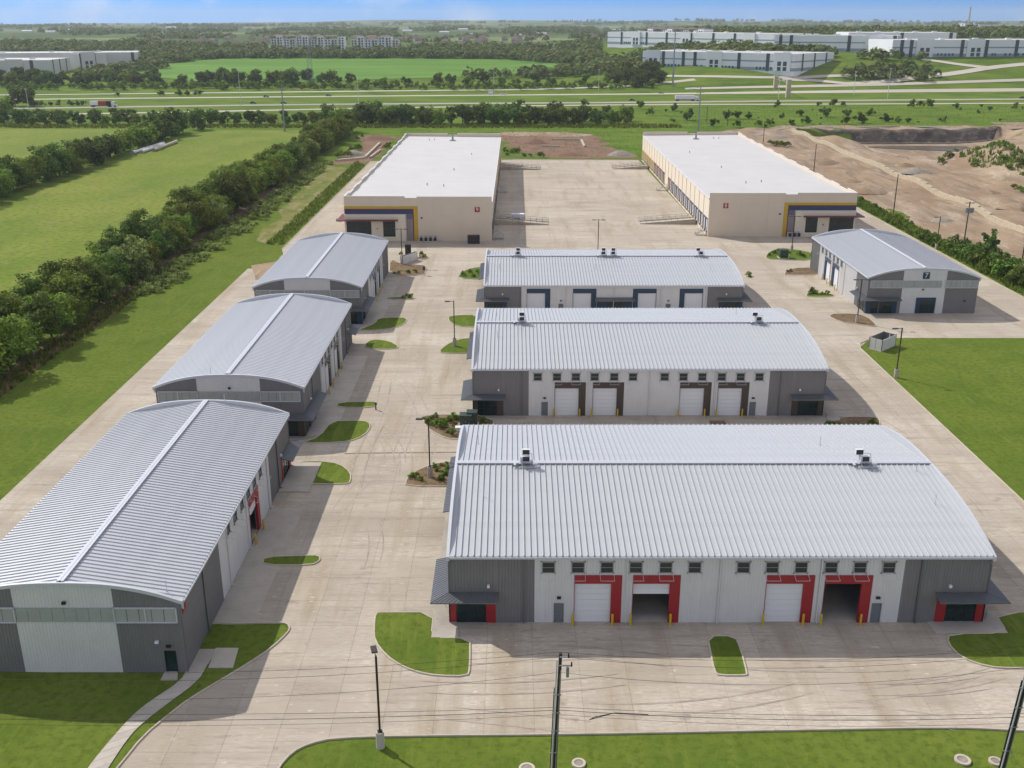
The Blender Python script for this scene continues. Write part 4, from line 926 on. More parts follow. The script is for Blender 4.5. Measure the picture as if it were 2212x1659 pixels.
# cabinets, manholes, enclosures
def cabinet(base, w, d_, h, label, rz=0, mat='green_box'):
    t = thing('utility_cabinet', label, 'utility box', (base[0], base[1], .08), rz)
    MB().box(-w*.65,w*.65,-d_*.7,d_*.7,-.1,.1).build('plinth', M['kerb'], t); MB().box(-w/2,w/2,-d_/2,d_/2,.1,h).box(-w/2-.04,w/2+.04,-d_/2-.04,d_/2+.04,h,h+.08).build('housing', M[mat], t)
    box_part('door', M[mat], t, -w/2+.08, w/2-.08, -d_/2-.03, -d_/2, .25, h-.15); box_part('latch', M['steel'], t, -.05, .05, -d_/2-.06, -d_/2-.03, h*.5, h*.5+.15)
cabinet((-6.76,138.50), 1.7, 1.5, 1.9, 'larger dark green transformer cabinet in the bed before the brown-trimmed warehouse'); cabinet((-5.86,139.14), 1.5, 1.4, 2.1, 'dark green transformer cabinet on the right of the pair before the brown-trimmed warehouse')
cabinet((-7.74,137.00), .9, .8, .5, 'low white utility box in the bed before the brown-trimmed warehouse', 0, 'white')
cabinet((68.12,251.78), 2.0, 1.8, 2.0, 'dark green transformer cabinet on the grass island above building seven')
cabinet((-10.22,268.63), 3.2, 1.6, 2.2, 'dark electrical cabinet on a pad before the wall of building nine', 0, 'black')
for q, s_, lb in (((1.18,65.97), .85, 'round concrete manhole left of the middle pole, cut by the bottom edge'), ((5.34,66.61), .72, 'round concrete manhole with grey lid right of the middle pole'), ((36.22,66.99), .82, 'round concrete manhole near the bottom right corner pole'), ((38.79,66.83), .68, 'round concrete manhole at the foot of the bottom right corner pole')):
    t = thing('manhole', lb, 'manhole', (q[0], q[1], 0), 0)
    mb = MB(); n = 20
    for k in range(n):
        a0, a1 = 2*math.pi*k/n, 2*math.pi*(k+1)/n
        ring = [(s_*.78*math.cos(a0), s_*.78*math.sin(a0)),(s_*.78*math.cos(a1), s_*.78*math.sin(a1)),(.52*s_*math.cos(a1), .52*s_*math.sin(a1)),(.52*s_*math.cos(a0), .52*s_*math.sin(a0))]
        mb.prism(ring, -.1, .14)
    mb.build('concrete_ring', M['kerb'], t); MB().tube((0,0,-.05), (0,0,.10), .51*s_, .51*s_, 20).build('lid', M['rubble'], t)
def enclosure(near_, left_, right_, h, label, extra=None):
    far_ = (left_[0]+right_[0]-near_[0], left_[1]+right_[1]-near_[1]); t = thing('trash_enclosure', label, 'enclosure', (*near_, 0))
    P = [(p[0]-near_[0], p[1]-near_[1]) for p in (near_, right_, far_, left_)]
    MB().prism([(p[0]*1.08-.1, p[1]*1.08-.2) for p in P], -.05, .04).build('pad', M['walk'], t)
    for k in range(4):
        a, b_ = Vector(P[k]), Vector(P[(k+1)%4]); d_ = (b_-a).normalized(); nrm = Vector((d_.y, -d_.x))*.1; seg = 2
        for s_ in range(seg):
            p, q = a.lerp(b_, s_/seg)+d_*.06, a.lerp(b_, (s_+1)/seg)-d_*.06
            MB().prism([tuple(p-nrm*.4), tuple(q-nrm*.4), tuple(q+nrm*.4), tuple(p+nrm*.4)], .08, h).build('side_panel', M['far_grey' if k in (0,3) else 'charcoal_metal'], t)
        MB().box(a.x-.07, a.x+.07, a.y-.07, a.y+.07, 0, h+.08).build('post', M['charcoal_metal'], t)
enclosure((66.47,174.70), (64.86,176.72), (70.18,178.24), 2.1, 'open-topped grey panel trash enclosure on the corner of the right lawn')
enclosure((-26.69,244.05), (-27.20,244.66), (-23.64,249.37), 2.0, 'grey panel trash enclosure behind the last warehouse of the left row')
cabinet((-26.19,253.26), 1.4, 1.4, 3.0, 'dark tall bin standing inside the enclosure near building nine', 0, 'black')
t = thing('standpipe', 'dark short post with rounded cap at the tip of a narrow grass island', 'hydrant', (*(-20.83,145.54), 0)); MB().tube((0,0,0),(0,0,.8),.1,.09,10).build('post', M['black'], t); MB().tube((0,0,.8),(0,0,1.05),.18,.2,10).tube((0,0,1.05),(0,0,1.2),.2,.1,10).build('cap', M['green_box'], t)
t = thing('sign_post', 'small pale post beside the planting bed near building nine', 'post', (*(-20.56,233.16), 0)); MB().tube((0,0,0),(0,0,1.2),.08,.08,8).build('post', M['steel'], t); box_part('cap', M['green_box'], t, -.3,.3,-.15,.15,1.2,2.1)
def ac_bank(x, y, n, label):
    t = thing('condenser_bank', label, 'air conditioner', (x, y, 0))
    MB().box(-.4, n*1.25+.1, -.7, .7, -.05, .12).build('pad', M['walk'], t)
    for k in range(n):
        c_ = MB().box(k*1.25, k*1.25+.95, -.45, .45, .12, 1.45).build('cabinet', M['far_grey'], t); box_part('grille', M['black'], c_, k*1.25+.08, k*1.25+.87, -.475, -.451, .25, 1.3)
        MB().tube((k*1.25+.47,0,1.46),(k*1.25+.47,0,1.5),.38,.38,14).build('fan', M['black'], c_)
ac_bank(-24.9, 271.6, 4, 'row of four grey condensers against the wall of building nine'); ac_bank(75.8, 277.6, 3, 'row of three grey condensers against the wall of building eight')
# ramps and steps of the truck court
def ramp(x_wall, x_end, y0, y1, label):
    t = thing('dock_ramp', label, 'ramp', (0,0,0), 0, 'ramps of the truck court'); h = 1.2; w_ = .25; s_ = 1 if x_end > x_wall else -1
    body = MB()
    for ya, yb in ((y0, y0+w_), (y1-w_, y1)): body.mesh([(x_wall,ya,0),(x_end,ya,0),(x_wall,ya,h+.25),(x_end,ya,.2),(x_wall,yb,0),(x_end,yb,0),(x_wall,yb,h+.25),(x_end,yb,.2)], [(0,1,3,2),(5,4,6,7),(2,3,7,6),(1,5,7,3)])
    body.mesh([(x_wall,y0+w_,h),(x_end,y0+w_,.02),(x_end,y1-w_,.02),(x_wall,y1-w_,h)], [(0,1,2,3)]); body.build('ramp_slab', M['concrete'], t)
    for ya in (y0+.12, y1-.12):
        rl = MB(); n = 9
        for k in range(n+1):
            u = k/n; x = x_wall+(x_end-x_wall)*u; z = h+.25+(.2-h-.25)*u; rl.tube((x,ya,z), (x,ya,z+1.05), .05, .05, 6)
        for dz in (.55, 1.05): rl.tube((x_wall,ya,h+.25+dz), (x_end,ya,.2+dz), .05, .05, 6)
        rl.build('railing', M['steel'], t)
ramp(-5.2, 10.7, 296, 300.4, 'concrete dock ramp with railings at the near end of building nine'); ramp(-4.8, 11.5, 413, 417.5, 'concrete dock ramp with railings at the far end of building nine')
ramp(53.9, 37.6, 297, 301.4, 'concrete dock ramp with railings at the near end of building eight'); ramp(54.8, 40.6, 415, 419.5, 'concrete dock ramp with railings at the far end of building eight')
def steps(x_wall, s_, y, label, n=7):
    t = thing('dock_steps', label, 'stairs', (x_wall, y, 0), 0, 'steel steps of the truck court')
    box_part('landing', M['steel'], t, min(0, s_*1.4), max(0, s_*1.4), -.7, .7, 1.12, 1.2)
    for k in range(n): 
        x = s_*(1.4+.3*k+.15); box_part('tread', M['steel'], t, x-.15, x+.15, -.7, .7, 1.2-.17*(k+1), 1.24-.17*(k+1))
    for yy in (-.7, .7):
        MB().tube((0,yy,2.2),(s_*1.4,yy,2.2),.04).tube((s_*1.4,yy,2.2),(s_*(1.4+.3*n),yy,1.0),.04).tube((s_*1.4,yy,1.2),(s_*1.4,yy,2.2),.04).tube((s_*(1.4+.3*n),yy,0),(s_*(1.4+.3*n),yy,1.0),.04).tube((s_*1.4,yy,1.15),(s_*(1.4+.3*n),yy,0),.06).tube((0,yy,0),(0,yy,2.2),.04).build('railing', M['steel'], t)
steps(-5.2, 1, 356, 'grey steel dock steps midway along building nine'); steps(54.3, -1, 360, 'grey steel dock steps midway along building eight'); steps(-5.3, 1, 275.5, 'grey steel steps at the front corner of building nine', 5); steps(53.9, -1, 281, 'grey steel steps at the front corner of building eight', 5)
t = thing('flat_trailer', 'small white box trailer parked beside the near ramp of building nine', 'trailer', (-.2, 303.2, 0)); box_part('box', M['white'], t, 0, 3.9, -1, 1, .8, 2.0)
for x in (1.2, 2.2):
    for y in (-1.05, 1.05): MB().tube((x,y-.1,.38),(x,y+.1,.38),.38,.38,12).build('wheel', M['rubber'], t)
MB().path([(0,0,.8),(-1.3,0,.7)], .08).build('drawbar', M['truck_red'], t)
# limestone retaining wall
wl_ = [(152.37,568.37),(149.75,491.40),(147.83,389.21),(145.37,321.06),(142.30,280.54)] + [(138.5, 225)]
rw = thing('retaining_wall', 'long pale limestone retaining wall across the bare dirt', 'wall', (0,0,0)); acc = 0
pts = wobble(wl_, .15, 5, 3, False)
for a, b_ in zip(pts, pts[1:]):
    d_ = (Vector(b_)-Vector(a)).normalized(); nr = Vector((-d_.y, d_.x))*.4; A, B_ = Vector(a)+d_*.02, Vector(b_)-d_*.02; h_ = 1.7+rnd.uniform(-.12,.12); z_ = height(*a)
    MB().prism([tuple(A-nr), tuple(B_-nr), tuple(B_+nr), tuple(A+nr)], z_-1.2, z_+h_).build('block', M['limestone'], rw)
patch('dark_cut_bank', wobble([(172,562.5),(258,562.5),(268,573),(162,573)],1.2,4,3), M['cliff'], .4, 1.3)
MB().prism(smooth([(180,548),(215,552),(262,546),(262,515),(240,522),(205,535)], 2), -6.7, -6.15).build('pond_water', M['water'], kind='structure')
# pipes by the left hedge, culvert pieces behind building nine
for k, (q0, q1, lb) in enumerate((('a', [(-169.52,463.12),(-167.97,501.22)], 'long pale pipe lying beside the far left hedge, left of the three'), ('b', [(-166.67,466.35),(-166.35,497.51)], 'long pale pipe lying beside the far left hedge, middle of the three'), ('c', [(-163.29,472.95),(-163.92,508.80)], 'long pale beam lying on the hay field, right of the three'))):
    a, b_ = q1; o = MB().tube((*a,.7), (*b_,.7), .75, .75, 12).tube((*a,.7), (a[0]+(b_[0]-a[0])*.02, a[1]+(b_[1]-a[1])*.02, .7), .9, .9, 12).build('pipe', M['far_grey' if k < 2 else 'kerb']); tag(o, lb, 'pipe')
for q, w_, lb in (([(-63.93,450.28),(-64.18,504.39)], .9, 'long concrete culvert wall in the soil left of building nine'), ([(-61.56,448.42),(-60.44,475.86)], .7, 'short concrete culvert wall beside the roof of building nine'), ([(-74.65,439.34),(-63.44,448.42)], 1.6, 'grey concrete channel wall near the hedgerow behind building nine'), ([(34.51,518.69),(34.26,490.82)], .9, 'white concrete kerb piece lying on the red soil between the tan buildings'), ([(19.73,521.15),(34.30,519.67)], .5, 'long thin white kerb line on the red soil between the tan buildings'), ([(14.08,493.04),(22.71,490.38)], .6, 'white pipe lying in the soil trench between the tan buildings')):
    a, b_ = Vector(q[0]), Vector(q[1]); d_ = (b_-a).normalized(); nr = Vector((-d_.y, d_.x))*w_/2
    o = MB().prism([tuple(a-nr), tuple(b_-nr), tuple(b_+nr), tuple(a+nr)], -.1, .8).prism([tuple(a-nr*1.3), tuple(a+d_*.5-nr*1.3), tuple(a+d_*.5+nr*1.3), tuple(a+nr*1.3)], -.1, .95).build('culvert_wall', M['kerb']); tag(o, lb, 'concrete wall')
def heap(x, y, r, h, mat, label, seed):
    mb = MB(); n, m_ = 18, 6; vs_ = []
    for j in range(m_+1):
        for k in range(n):
            t = j/m_; a = 2*math.pi*k/n; rr = r*(1-t)*(1+.25*noise.noise(Vector((math.cos(a)*1.3, math.sin(a)*1.3, seed+t))))
            vs_.append((rr*math.cos(a)*1.4, rr*math.sin(a), h*(1-(1-t)**1.6)*(1+.2*noise.noise(Vector((a,t*3,seed))))-.1))
    fs = [(j*n+k, j*n+(k+1)%n, (j+1)*n+(k+1)%n, (j+1)*n+k) for j in range(m_) for k in range(n)]
    mb.mesh(vs_, fs); o = mb.build('spoil_heap', M[mat], None, (x, y, height(x, y)), smooth=True); tag(o, label, 'heap')
for q, r, h_, mt, lb in (((-71.05,461.75),4.5,2.2,'rubble','pale gravel heap near the hedgerow behind building nine'), ((11.28,506.72),5,2.0,'red_soil','red soil heap in the far yard between the tan buildings'), ((24.82,461.75),7,1.5,'red_soil','low red soil heap at the edge of the truck court'), ((48.31,459.80),5,2.2,'rubble','grey rubble heap beside the wall of building eight'), ((-67.94,526.14),9,2.2,'red_soil','red soil mound beyond the left side of building nine'),
    ((131.56,434.63),6,2.4,'dirt','dirt heap beside the roof edge of building eight'), ((124.92,356.08),6,1.6,'dirt','low dirt heap beyond the corner of building eight')):
    heap(q[0], q[1], r, h_, mt, lb, r)

for k, (xx, yy, r, h_) in enumerate(((128,300,3,1.1),(133,352,4,1.0),(126,382,3.5,1.3),(156,300,4,1.6),(160,322,5,1.8),(163,352,4,1.4),(158,402,5,1.9),(162,425,4,1.5),(167,300,3,1.2),(172,318,3.5,1.3),(112,470,4,1.2),(122,500,5,1.4),(138,540,5,1.2),(275,480,7,3.0),(285,505,8,3.5),(240,470,5,1.8),(172,460,4,1.5),(205,300,6,2.5),(214,330,6,3.0))):
    heap(xx, yy, r, h_, 'dirt' if k % 3 else 'rubble', 'low heap of loose earth on the bare dirt site', k+20)
for o_ in [o_ for o_ in col.objects if o_.get('label') == 'low heap of loose earth on the bare dirt site']: o_['group'] = 'loose earth heaps'

MB().prism([(-23.07,128.91),(-19.12,129.11),(-7.70,129.38),(-5.84,129.38),(-5.82,128.97),(-7.68,129.01),(-19.07,128.74),(-23.01,128.51)], -.02, .006).build('valley_gutter', M['joint'], kind='structure')
# ------------------------------------------------------------------ trees and shrubs
M['leaf_far'] = leaf_mat('leaf_far_woods', lin(.15,.205,.055), .2)
def crown_mesh(name, seed, rx, rz, zc, n, leaf, mat, lobes=16, spread=.75):
    r_ = random.Random(seed); cl = []
    for k in range(lobes):
        while True:
            p = Vector((r_.uniform(-1,1), r_.uniform(-1,1), r_.uniform(-1,1)))
            if p.length < 1: break
        p = p * (.35+.65*p.length)
        s_ = r_.uniform(.26,.46)*(1.1-.35*p.length)
        cl.append((Vector((p.x*rx*spread, p.y*rx*spread, zc+p.z*rz*spread)), s_*rx))
    mb = MB()
    for k in range(n):
        c_, s_ = cl[r_.randrange(lobes)]
        d_ = Vector((r_.gauss(0,1), r_.gauss(0,1), r_.gauss(0,1)+.25)).normalized(); p = c_ + Vector((d_.x, d_.y, d_.z*.85))*s_*(r_.random()**.35)
        if p.z < .25: continue
        nrm = (d_*.8+Vector((r_.gauss(0,.5), r_.gauss(0,.5), r_.gauss(0,.5)+.35))).normalized(); u = nrm.orthogonal().normalized(); w = nrm.cross(u); a = r_.uniform(0,6.28)
        u, w = u*math.cos(a)+w*math.sin(a), w*math.cos(a)-u*math.sin(a); l_ = leaf*r_.uniform(.6,1.3); u = u*l_; w = w*l_*.62
        mb.face([tuple(p-u), tuple(p+w*.9), tuple(p+u), tuple(p-w)])
    return mesh_of(mb, name, M[mat])
def trunk_mesh(seed, h, r):
    r_ = random.Random(seed); mb = MB(); mb.tube((0,0,-.3), (0,0,h*.45), r, r*.75, 8)
    for k in range(5):
        a = 6.28*k/5+r_.random(); z = h*r_.uniform(.3,.45); mb.tube((0,0,z), (math.cos(a)*h*.25, math.sin(a)*h*.25, z+h*.3), r*.5, r*.15, 5)
    return mesh_of(mb, 'trunk', M['bark'])
TREES = []
for k, (rx, rz, zc, mt) in enumerate(((6.4,5.6,5.2,'leaf'),(5.8,5.8,5.3,'leaf_dark'),(6.8,5.2,4.8,'leaf'),(5.6,6.0,5.6,'leaf_dark'),(6.2,4.8,4.4,'leaf_pale'),(6.0,5.8,5.2,'leaf'))):
    TREES.append((crown_mesh('crown', 11+k, rx, rz, zc, 4200, .36, mt, 30, .86), trunk_mesh(k, 9.5, .24)))
MIDT = []
for k, (rx, rz, zc, mt) in enumerate(((6.2,5.4,5.0,'leaf_dark'),(5.8,5.6,5.0,'leaf_dark'),(6.4,4.8,4.4,'leaf'),(5.2,6.0,5.6,'leaf_dark'))):
    MIDT.append((crown_mesh('crown', 31+k, rx, rz, zc, 1100, .62, mt, 20, .86), trunk_mesh(20+k, 9.5, .26)))
SHRUB = [(crown_mesh('crown', 51+k, 1.6, 1.1, 1.0, 420, .19, mt, 9), None) for k, mt in enumerate(('weed','leaf','leaf_dark','weed'))]
FARSHRUB = [(crown_mesh('crown', 61+k, 3.2, 2.3, 2.1, 260, .55, mt, 8), None) for k, mt in enumerate(('leaf_dark','leaf','leaf_dark'))]
def tree(protos, k, x, y, s_, label, cat, group, name='tree', sz=None):
    crown, trunk = protos[k % len(protos)]
    t = thing(name, label, cat, (x, y, height(x, y)-.02), rnd.uniform(0,6.28), group); t.scale = (s_, s_, (sz or 1)*s_)
    obj('crown', crown, t)
    if trunk: obj('trunk', trunk, t)
    return t
def mass(name, label, cat, items):
    """trees that read as one mass: joined into one object"""
    mb = MB()
    for me, x, y, s_ in items:
        a = rnd.uniform(0,6.28); ca, sa = math.cos(a)*s_, math.sin(a)*s_; z = height(x, y); i = len(mb.v)
        mb.v += [(x+v_.co.x*ca-v_.co.y*sa, y+v_.co.x*sa+v_.co.y*ca, z+v_.co.z*s_) for v_ in me.vertices]
        mb.f += [tuple(i+k for k in p_.vertices) for p_ in me.polygons]; mb.mi += [0]*len(me.polygons)
    o = mb.build(name, items[0][0].materials[0], kind='stuff'); tag(o, label, cat)
y = 92.0; k = 0
while y < 565:
    tree(TREES, rnd.choice((0,1,2,3,5,0,2,4)), -87.4+rnd.uniform(-1.5,1.2), y, rnd.choice((rnd.uniform(.55,.8), rnd.uniform(.8,1.05), rnd.uniform(.85,1.15))), 'leafy tree in the front row of the hedgerow beside the left lawn', 'tree', 'hedgerow trees, lawn side'); y += rnd.uniform(4.6,7.2)
y = 95.0
while y < 570:
    tree(TREES, rnd.choice((0,1,2,3,5,1)), -94+rnd.uniform(-1.5,1.5), y, rnd.uniform(.6,1.05), 'leafy tree in the back row of the hedgerow beside the hay field', 'tree', 'hedgerow trees, field side'); y += rnd.uniform(6.5,10)
y = 300.0
while y < 560:
    tree(TREES if y < 420 else MIDT, rnd.choice((0,1,3,2,1)), -174+rnd.uniform(-2.5,2.5)-(y-330)*.012, y, rnd.uniform(.85,1.2), 'dark tree in the hedge between the two hay fields on the left', 'tree', 'trees between the hay fields'); y += rnd.uniform(6,9.5)
for q, s_ in (((-176.80,545.85),1.35),((-172.35,573.57),1.1),((-179.51,516.61),1.0)): tree(MIDT, 0, q[0], q[1], s_, 'dark tree standing at the far end of the hay field hedge', 'tree', 'trees at the end of the hay field hedge')
x = -330.0
while x < 72:
    yy = 604+rnd.uniform(-6,6)+(.00008*(x+120)**2 if x < 0 else 0)
    tree(MIDT, rnd.randrange(4), x, yy, rnd.uniform(.8,1.25)*(.68 if x < -110 else 1), 'dark tree in the belt before the highway', 'tree', 'tree belt before the highway')
    if rnd.random() < .75: tree(MIDT, rnd.randrange(4), x+3, yy+rnd.uniform(9,22), rnd.uniform(.75,1.2)*(.66 if x < -110 else 1), 'dark tree in the belt before the highway', 'tree', 'tree belt before the highway')
    x += rnd.uniform(5,9.5)
for s_, pts in ((1.0, [(223.69,734.93),(193.72,649.93),(207.11,649.93),(130.34,634.15),(137.01,639.32),(220.38,619.09),(204.22,614.22),(273.68,721.49),(285.33,721.49),(105.23,629.05),(225.56,660.88)]), (.7, [(164.30,639.32),(179.87,655.36),(301.69,714.94),(316.39,695.99),(338.57,708.52),(139.17,590.97),(159.83,600.06),(226.85,614.22),(253.10,614.22),(213.99,734.93),(231.23,734.93),(186.59,741.83),(284.03,734.93),(143.60,639.32),(113.88,590.97),(126.04,586.52),(146.35,595.48),(171.23,609.43),(192.24,604.71),(230.52,609.43)]), (.9, [(5.83,734.93),(51.08,734.93),(87.50,714.94),(60.67,672.19),(86.89,660.88),(106.70,695.99),(67.87,619.09),(47.98,609.43),(60.56,609.43)])):
    for q in pts: tree(FARSHRUB, rnd.randrange(3), q[0], q[1], s_*rnd.uniform(1.1,1.7), 'dark bush scattered on the rough grass before the highway', 'bush', 'bushes on the rough grass', 'bush')
mass('low_scrub', 'low scrub dotted over the rough grass before the highway', 'scrub', [(FARSHRUB[rnd.randrange(3)][0], rnd.uniform(60,400), rnd.uniform(575,735), rnd.uniform(.25,.6)) for _ in range(45)])
for s_, pts in ((1.2, [(-326.56,677.99),(-336.49,734.93),(-346.73,734.93)]), (.9, [(-327.87,734.93),(-323.12,737.67),(-317.71,737.67),(-310.75,741.83),(-306.40,741.83),(-302.05,741.83),(-312.42,835.75),(-281.73,844.63),(-267.41,848.24),(-261.21,848.24),(-251.63,853.70),(-279.87,844.63),(-255.37,853.70)])):
    for q in pts: tree(MIDT if s_ > 1 else FARSHRUB, rnd.randrange(3), q[0], q[1], s_*rnd.uniform(.9,1.3), 'dark bush on the grass between the highway lanes', 'bush', 'bushes between the highway lanes', 'bush')
x = -480.0
while x < 118:
    if rnd.random() < .75: tree(MIDT, rnd.randrange(4), x, rnd.uniform(920,950), rnd.uniform(.9,1.5)*(.75 if rnd.random() < .3 else 1), 'tree in the row between the highway and the green crop field', 'tree', 'tree row beyond the highway')
    x += rnd.uniform(8,17)
its = []; x = -480.0
while x < 125: its.append((FARSHRUB[rnd.randrange(3)][0], x, rnd.uniform(896,925), rnd.uniform(.9,1.7))); x += rnd.uniform(2.2,4.5)
mass('thicket', 'thicket of shrubs along the far side of the highway', 'thicket', its)
mass('wood', 'wood in front of the distant grey warehouse at the left', 'wood', [(MIDT[rnd.randrange(4)][0], rnd.uniform(-500,-190), rnd.uniform(930,1000), rnd.uniform(.7,1.2)) for _ in range(75)])
mass('wood', 'clump of trees left of the nearest white warehouse', 'wood', [(MIDT[rnd.randrange(4)][0], rnd.uniform(90,128), rnd.uniform(905,985), rnd.uniform(.8,1.3)) for _ in range(30)])
# conical tree and bushes beside building seven
CONE = crown_mesh('crown', 91, 2.4, 5.0, 5.4, 1700, .26, 'leaf_dark', 22, .85)
t = thing('tree', 'dark upright tree standing above the bushes behind building seven', 'tree', (*(115.17,243.16), 0)); obj('crown', CONE, t); obj('trunk', TREES[0][1], t)
for _ in range(44):
    yy = rnd.uniform(186,262); tree(SHRUB, rnd.randrange(4), rnd.uniform(112.5,119) if yy > 200 else rnd.uniform(111.5,118), yy, rnd.uniform(.9,2.3), 'leafy bush in the strip between the right drive and the dirt', 'bush', 'bushes along the right drive', 'bush')
for q in [(113.36,257.39),(112.52,252.24),(113.24,247.97),(115.26,237.22),(115.59,234.66),(115.36,229.70),(111.39,271.59),(111.83,267.50),(117.30,244.51),(113.04,243.16),(113.49,222.61)]: tree(SHRUB, 2, q[0], q[1], rnd.uniform(1.7,2.7), 'large dark bush behind building seven', 'bush', 'large bushes behind building seven', 'bush')
for _ in range(60):
    yy = rnd.uniform(262,345); tree(SHRUB, rnd.choice((0,3,1)), rnd.uniform(110.9,116.3), yy, rnd.uniform(.5,1.0), 'weedy bush in the kerbed strip beside building eight', 'bush', 'weedy strip beside building eight', 'bush')
for q in [(124.76,500.69),(128.19,491.40),(131.09,494.46),(126.57,496.32),(198.83,449.53),(184.29,429.88),(181.32,405.40),(196.54,425.22),(200.74,441.96),(215.51,468.18),(210.63,470.97),(203.64,473.79),(195.18,413.99),(181.68,377.85),(184.92,374.21),(174.73,356.93),(185.17,389.21),(174.28,350.44),(180.24,427.54),(198.84,457.34),(208.08,457.34),(176.84,425.22)]: tree(SHRUB, 1, q[0], q[1], rnd.uniform(.9,1.9), 'scrubby bush growing on the bare dirt and its mound', 'bush', 'bushes on the bare dirt', 'bush')
for pts, lb, gp, s0, s1 in (([(-12.49,121.82),(-13.04,120.92),(-9.52,124.58),(-8.74,124.58),(-8.83,121.82),(-8.32,121.82),(-9.34,120.03),(-8.99,120.33),(-9.90,122.73),(-8.41,123.34),(-11.96,120.03),(-10.24,123.96)], 'small green plant in the rubble bed beside the front warehouse', 'plants in the rubble bed', .25, .6), ([(-9.42,140.59),(-12.06,141.37),(-11.40,142.16),(-10.39,137.93),(-9.71,138.31),(-8.75,141.37),(-8.03,141.37),(-9.30,136.09),(-8.56,135.36),(-11.01,138.68),(-11.75,139.06),(-4.26,140.21),(-3.82,139.83),(-10.26,140.21),(-8.32,138.68),(-12.54,140.21)], 'small green plant in the bed before the brown-trimmed warehouse', 'plants in the green bed', .3, .75),
    ([(-11.46,232.51),(-9.95,235.30),(-8.34,236.24),(-7.16,233.44),(-9.05,231.60)], 'tall grass clump on the island left of the navy-trimmed warehouse', 'tall grass clumps', .5, .8), ([(-22.87,236.01),(-24.47,235.30),(-23.23,256.24),(-28.29,256.24),(-28.56,255.41),(-21.98,212.45),(-23.50,212.45),(-22.70,213.64),(-26.81,235.30),(-27.73,234.58),(-22.17,252.11),(-51.98,302.28),(-51.37,301.14)], 'weed clump growing near building nine and the last left warehouse', 'weeds near building nine', .35, .7),
    ([(67.16,256.91),(68.68,259.17),(65.17,253.95),(71.01,256.91),(72.99,254.69),(73.35,252.50),(76.29,253.95),(65.39,236.16),(66.15,236.81),(65.34,216.11),(65.87,215.57),(67.35,215.03),(68.58,215.03),(65.63,216.66),(64.63,215.03),(55.21,232.38),(55.23,231.15)], 'weed clump growing on the small islands near building seven', 'weeds near building seven', .4, .8), ([(47.59,139.61),(48.25,139.36),(52.85,139.86),(53.57,140.36),(46.85,139.61),(53.69,139.61)], 'small plant in the bed right of the brown-trimmed warehouse', 'plants right of the brown-trimmed warehouse', .3, .5),
    ([(-72.24,480.05),(-73.01,471.75),(-70.83,484.30),(-74.67,454.04),(-71.81,454.04),(-75.96,450.28),(-58.68,488.63),(-59.19,484.30),(-77.99,523.63),(-76.31,531.22)], 'green bush growing on the soil behind building nine', 'bushes behind building nine', 1.2, 2.2), ([(-0.32,467.70),(0.66,471.75),(2.13,467.70),(-2.24,459.80),(-3.26,467.70),(5.42,455.95),(8.25,454.04),(12.48,452.15)], 'green bush at the back edge of the truck court', 'bushes at the truck court edge', 1.0, 2.0), ([(57.07,281.03),(58.09,279.34),(66.47,281.03),(64.61,280.18),(59.66,280.52),(56.56,281.88)], 'small weed at the foot of the wall of building eight', 'weeds at building eight', .35, .6)):
    for q in pts: tree(SHRUB, rnd.choice((0,3,0,1)), q[0], q[1], rnd.uniform(s0,s1)*.85, lb, 'plant', gp, 'bush')
def tufts(name, poly, n, h0, h1, mat, label, seed, wd=.05):
    r_ = random.Random(seed); mb = MB(); xs = [p[0] for p in poly]; ys = [p[1] for p in poly]; k = 0
    while k < n:
        p = (r_.uniform(min(xs), max(xs)), r_.uniform(min(ys), max(ys)))
        if not inside(p, poly): continue
        k += 1; z = height(*p)
        for _ in range(4):
            a = r_.uniform(0,6.28); h_ = r_.uniform(h0,h1); ox, oy = math.cos(a), math.sin(a); sp_ = h_*r_.uniform(.1,.5); q = (p[0]+r_.uniform(-.4,.4), p[1]+r_.uniform(-.4,.4)); w_ = h_*r_.uniform(.12,.3)
            mb.face([(q[0]-oy*w_, q[1]+ox*w_, z-.05), (q[0]+oy*w_, q[1]-ox*w_, z-.05), (q[0]+ox*sp_+oy*w_*.4, q[1]+oy*sp_-ox*w_*.4, z+h_), (q[0]+ox*sp_-oy*w_*.4, q[1]+oy*sp_+ox*w_*.4, z+h_*.9)])
    o = mb.build(name, M[mat], kind='stuff'); tag(o, label, 'weeds')
PALE = crown_mesh('crown', 77, 1.7, 1.0, .7, 300, .2, 'leaf_pale', 10)
mass('tall_weeds', 'pale tall weeds along the foot of the hedgerow', 'weeds', [(PALE, rnd.uniform(-83,-76+ (1.5 if yy_ > 280 else 0)), yy_, rnd.uniform(.5,1.15)) for yy_ in [rnd.uniform(215,430) for _ in range(300)]])
tufts('hedge_undergrowth', [(-84.5,95),(-81.5,95),(-80.5,205),(-80.5,300),(-84.5,300)], 1500, .3, 1.0, 'leaf', 'low undergrowth at the foot of the near hedgerow', 13)
tufts('drive_edge_weeds', [(-65.5,268),(-61,268),(-60.6,425),(-66,440)], 1600, .25, .8, 'weed', 'green weeds along the drive left of building nine', 4)
tufts('strip_weeds', [(110.8,186),(116.4,186),(116.4,345),(111,430)], 2200, .4, 1.1, 'weed', 'green weeds in the strip along the right drive', 5)
tufts('meadow_weeds', [(-60,462),(-60,590),(95,590),(95,452),(50,452)], 2200, .15, .5, 'weed', 'rough meadow grass behind the tan buildings', 6)
tufts('mound_weeds', [(182,345),(200,345),(206,425),(182,425)], 900, .6, 1.6, 'weed', 'weeds covering the dirt mound on the right', 7)
tufts('wall_weeds', [(156.95,576.54),(164.14,552.70),(164.40,527.19),(157.85,520.32),(155.26,537.84),(152.05,548.91)], 700, .5, 1.3, 'weed', 'weeds beside the limestone wall', 8)
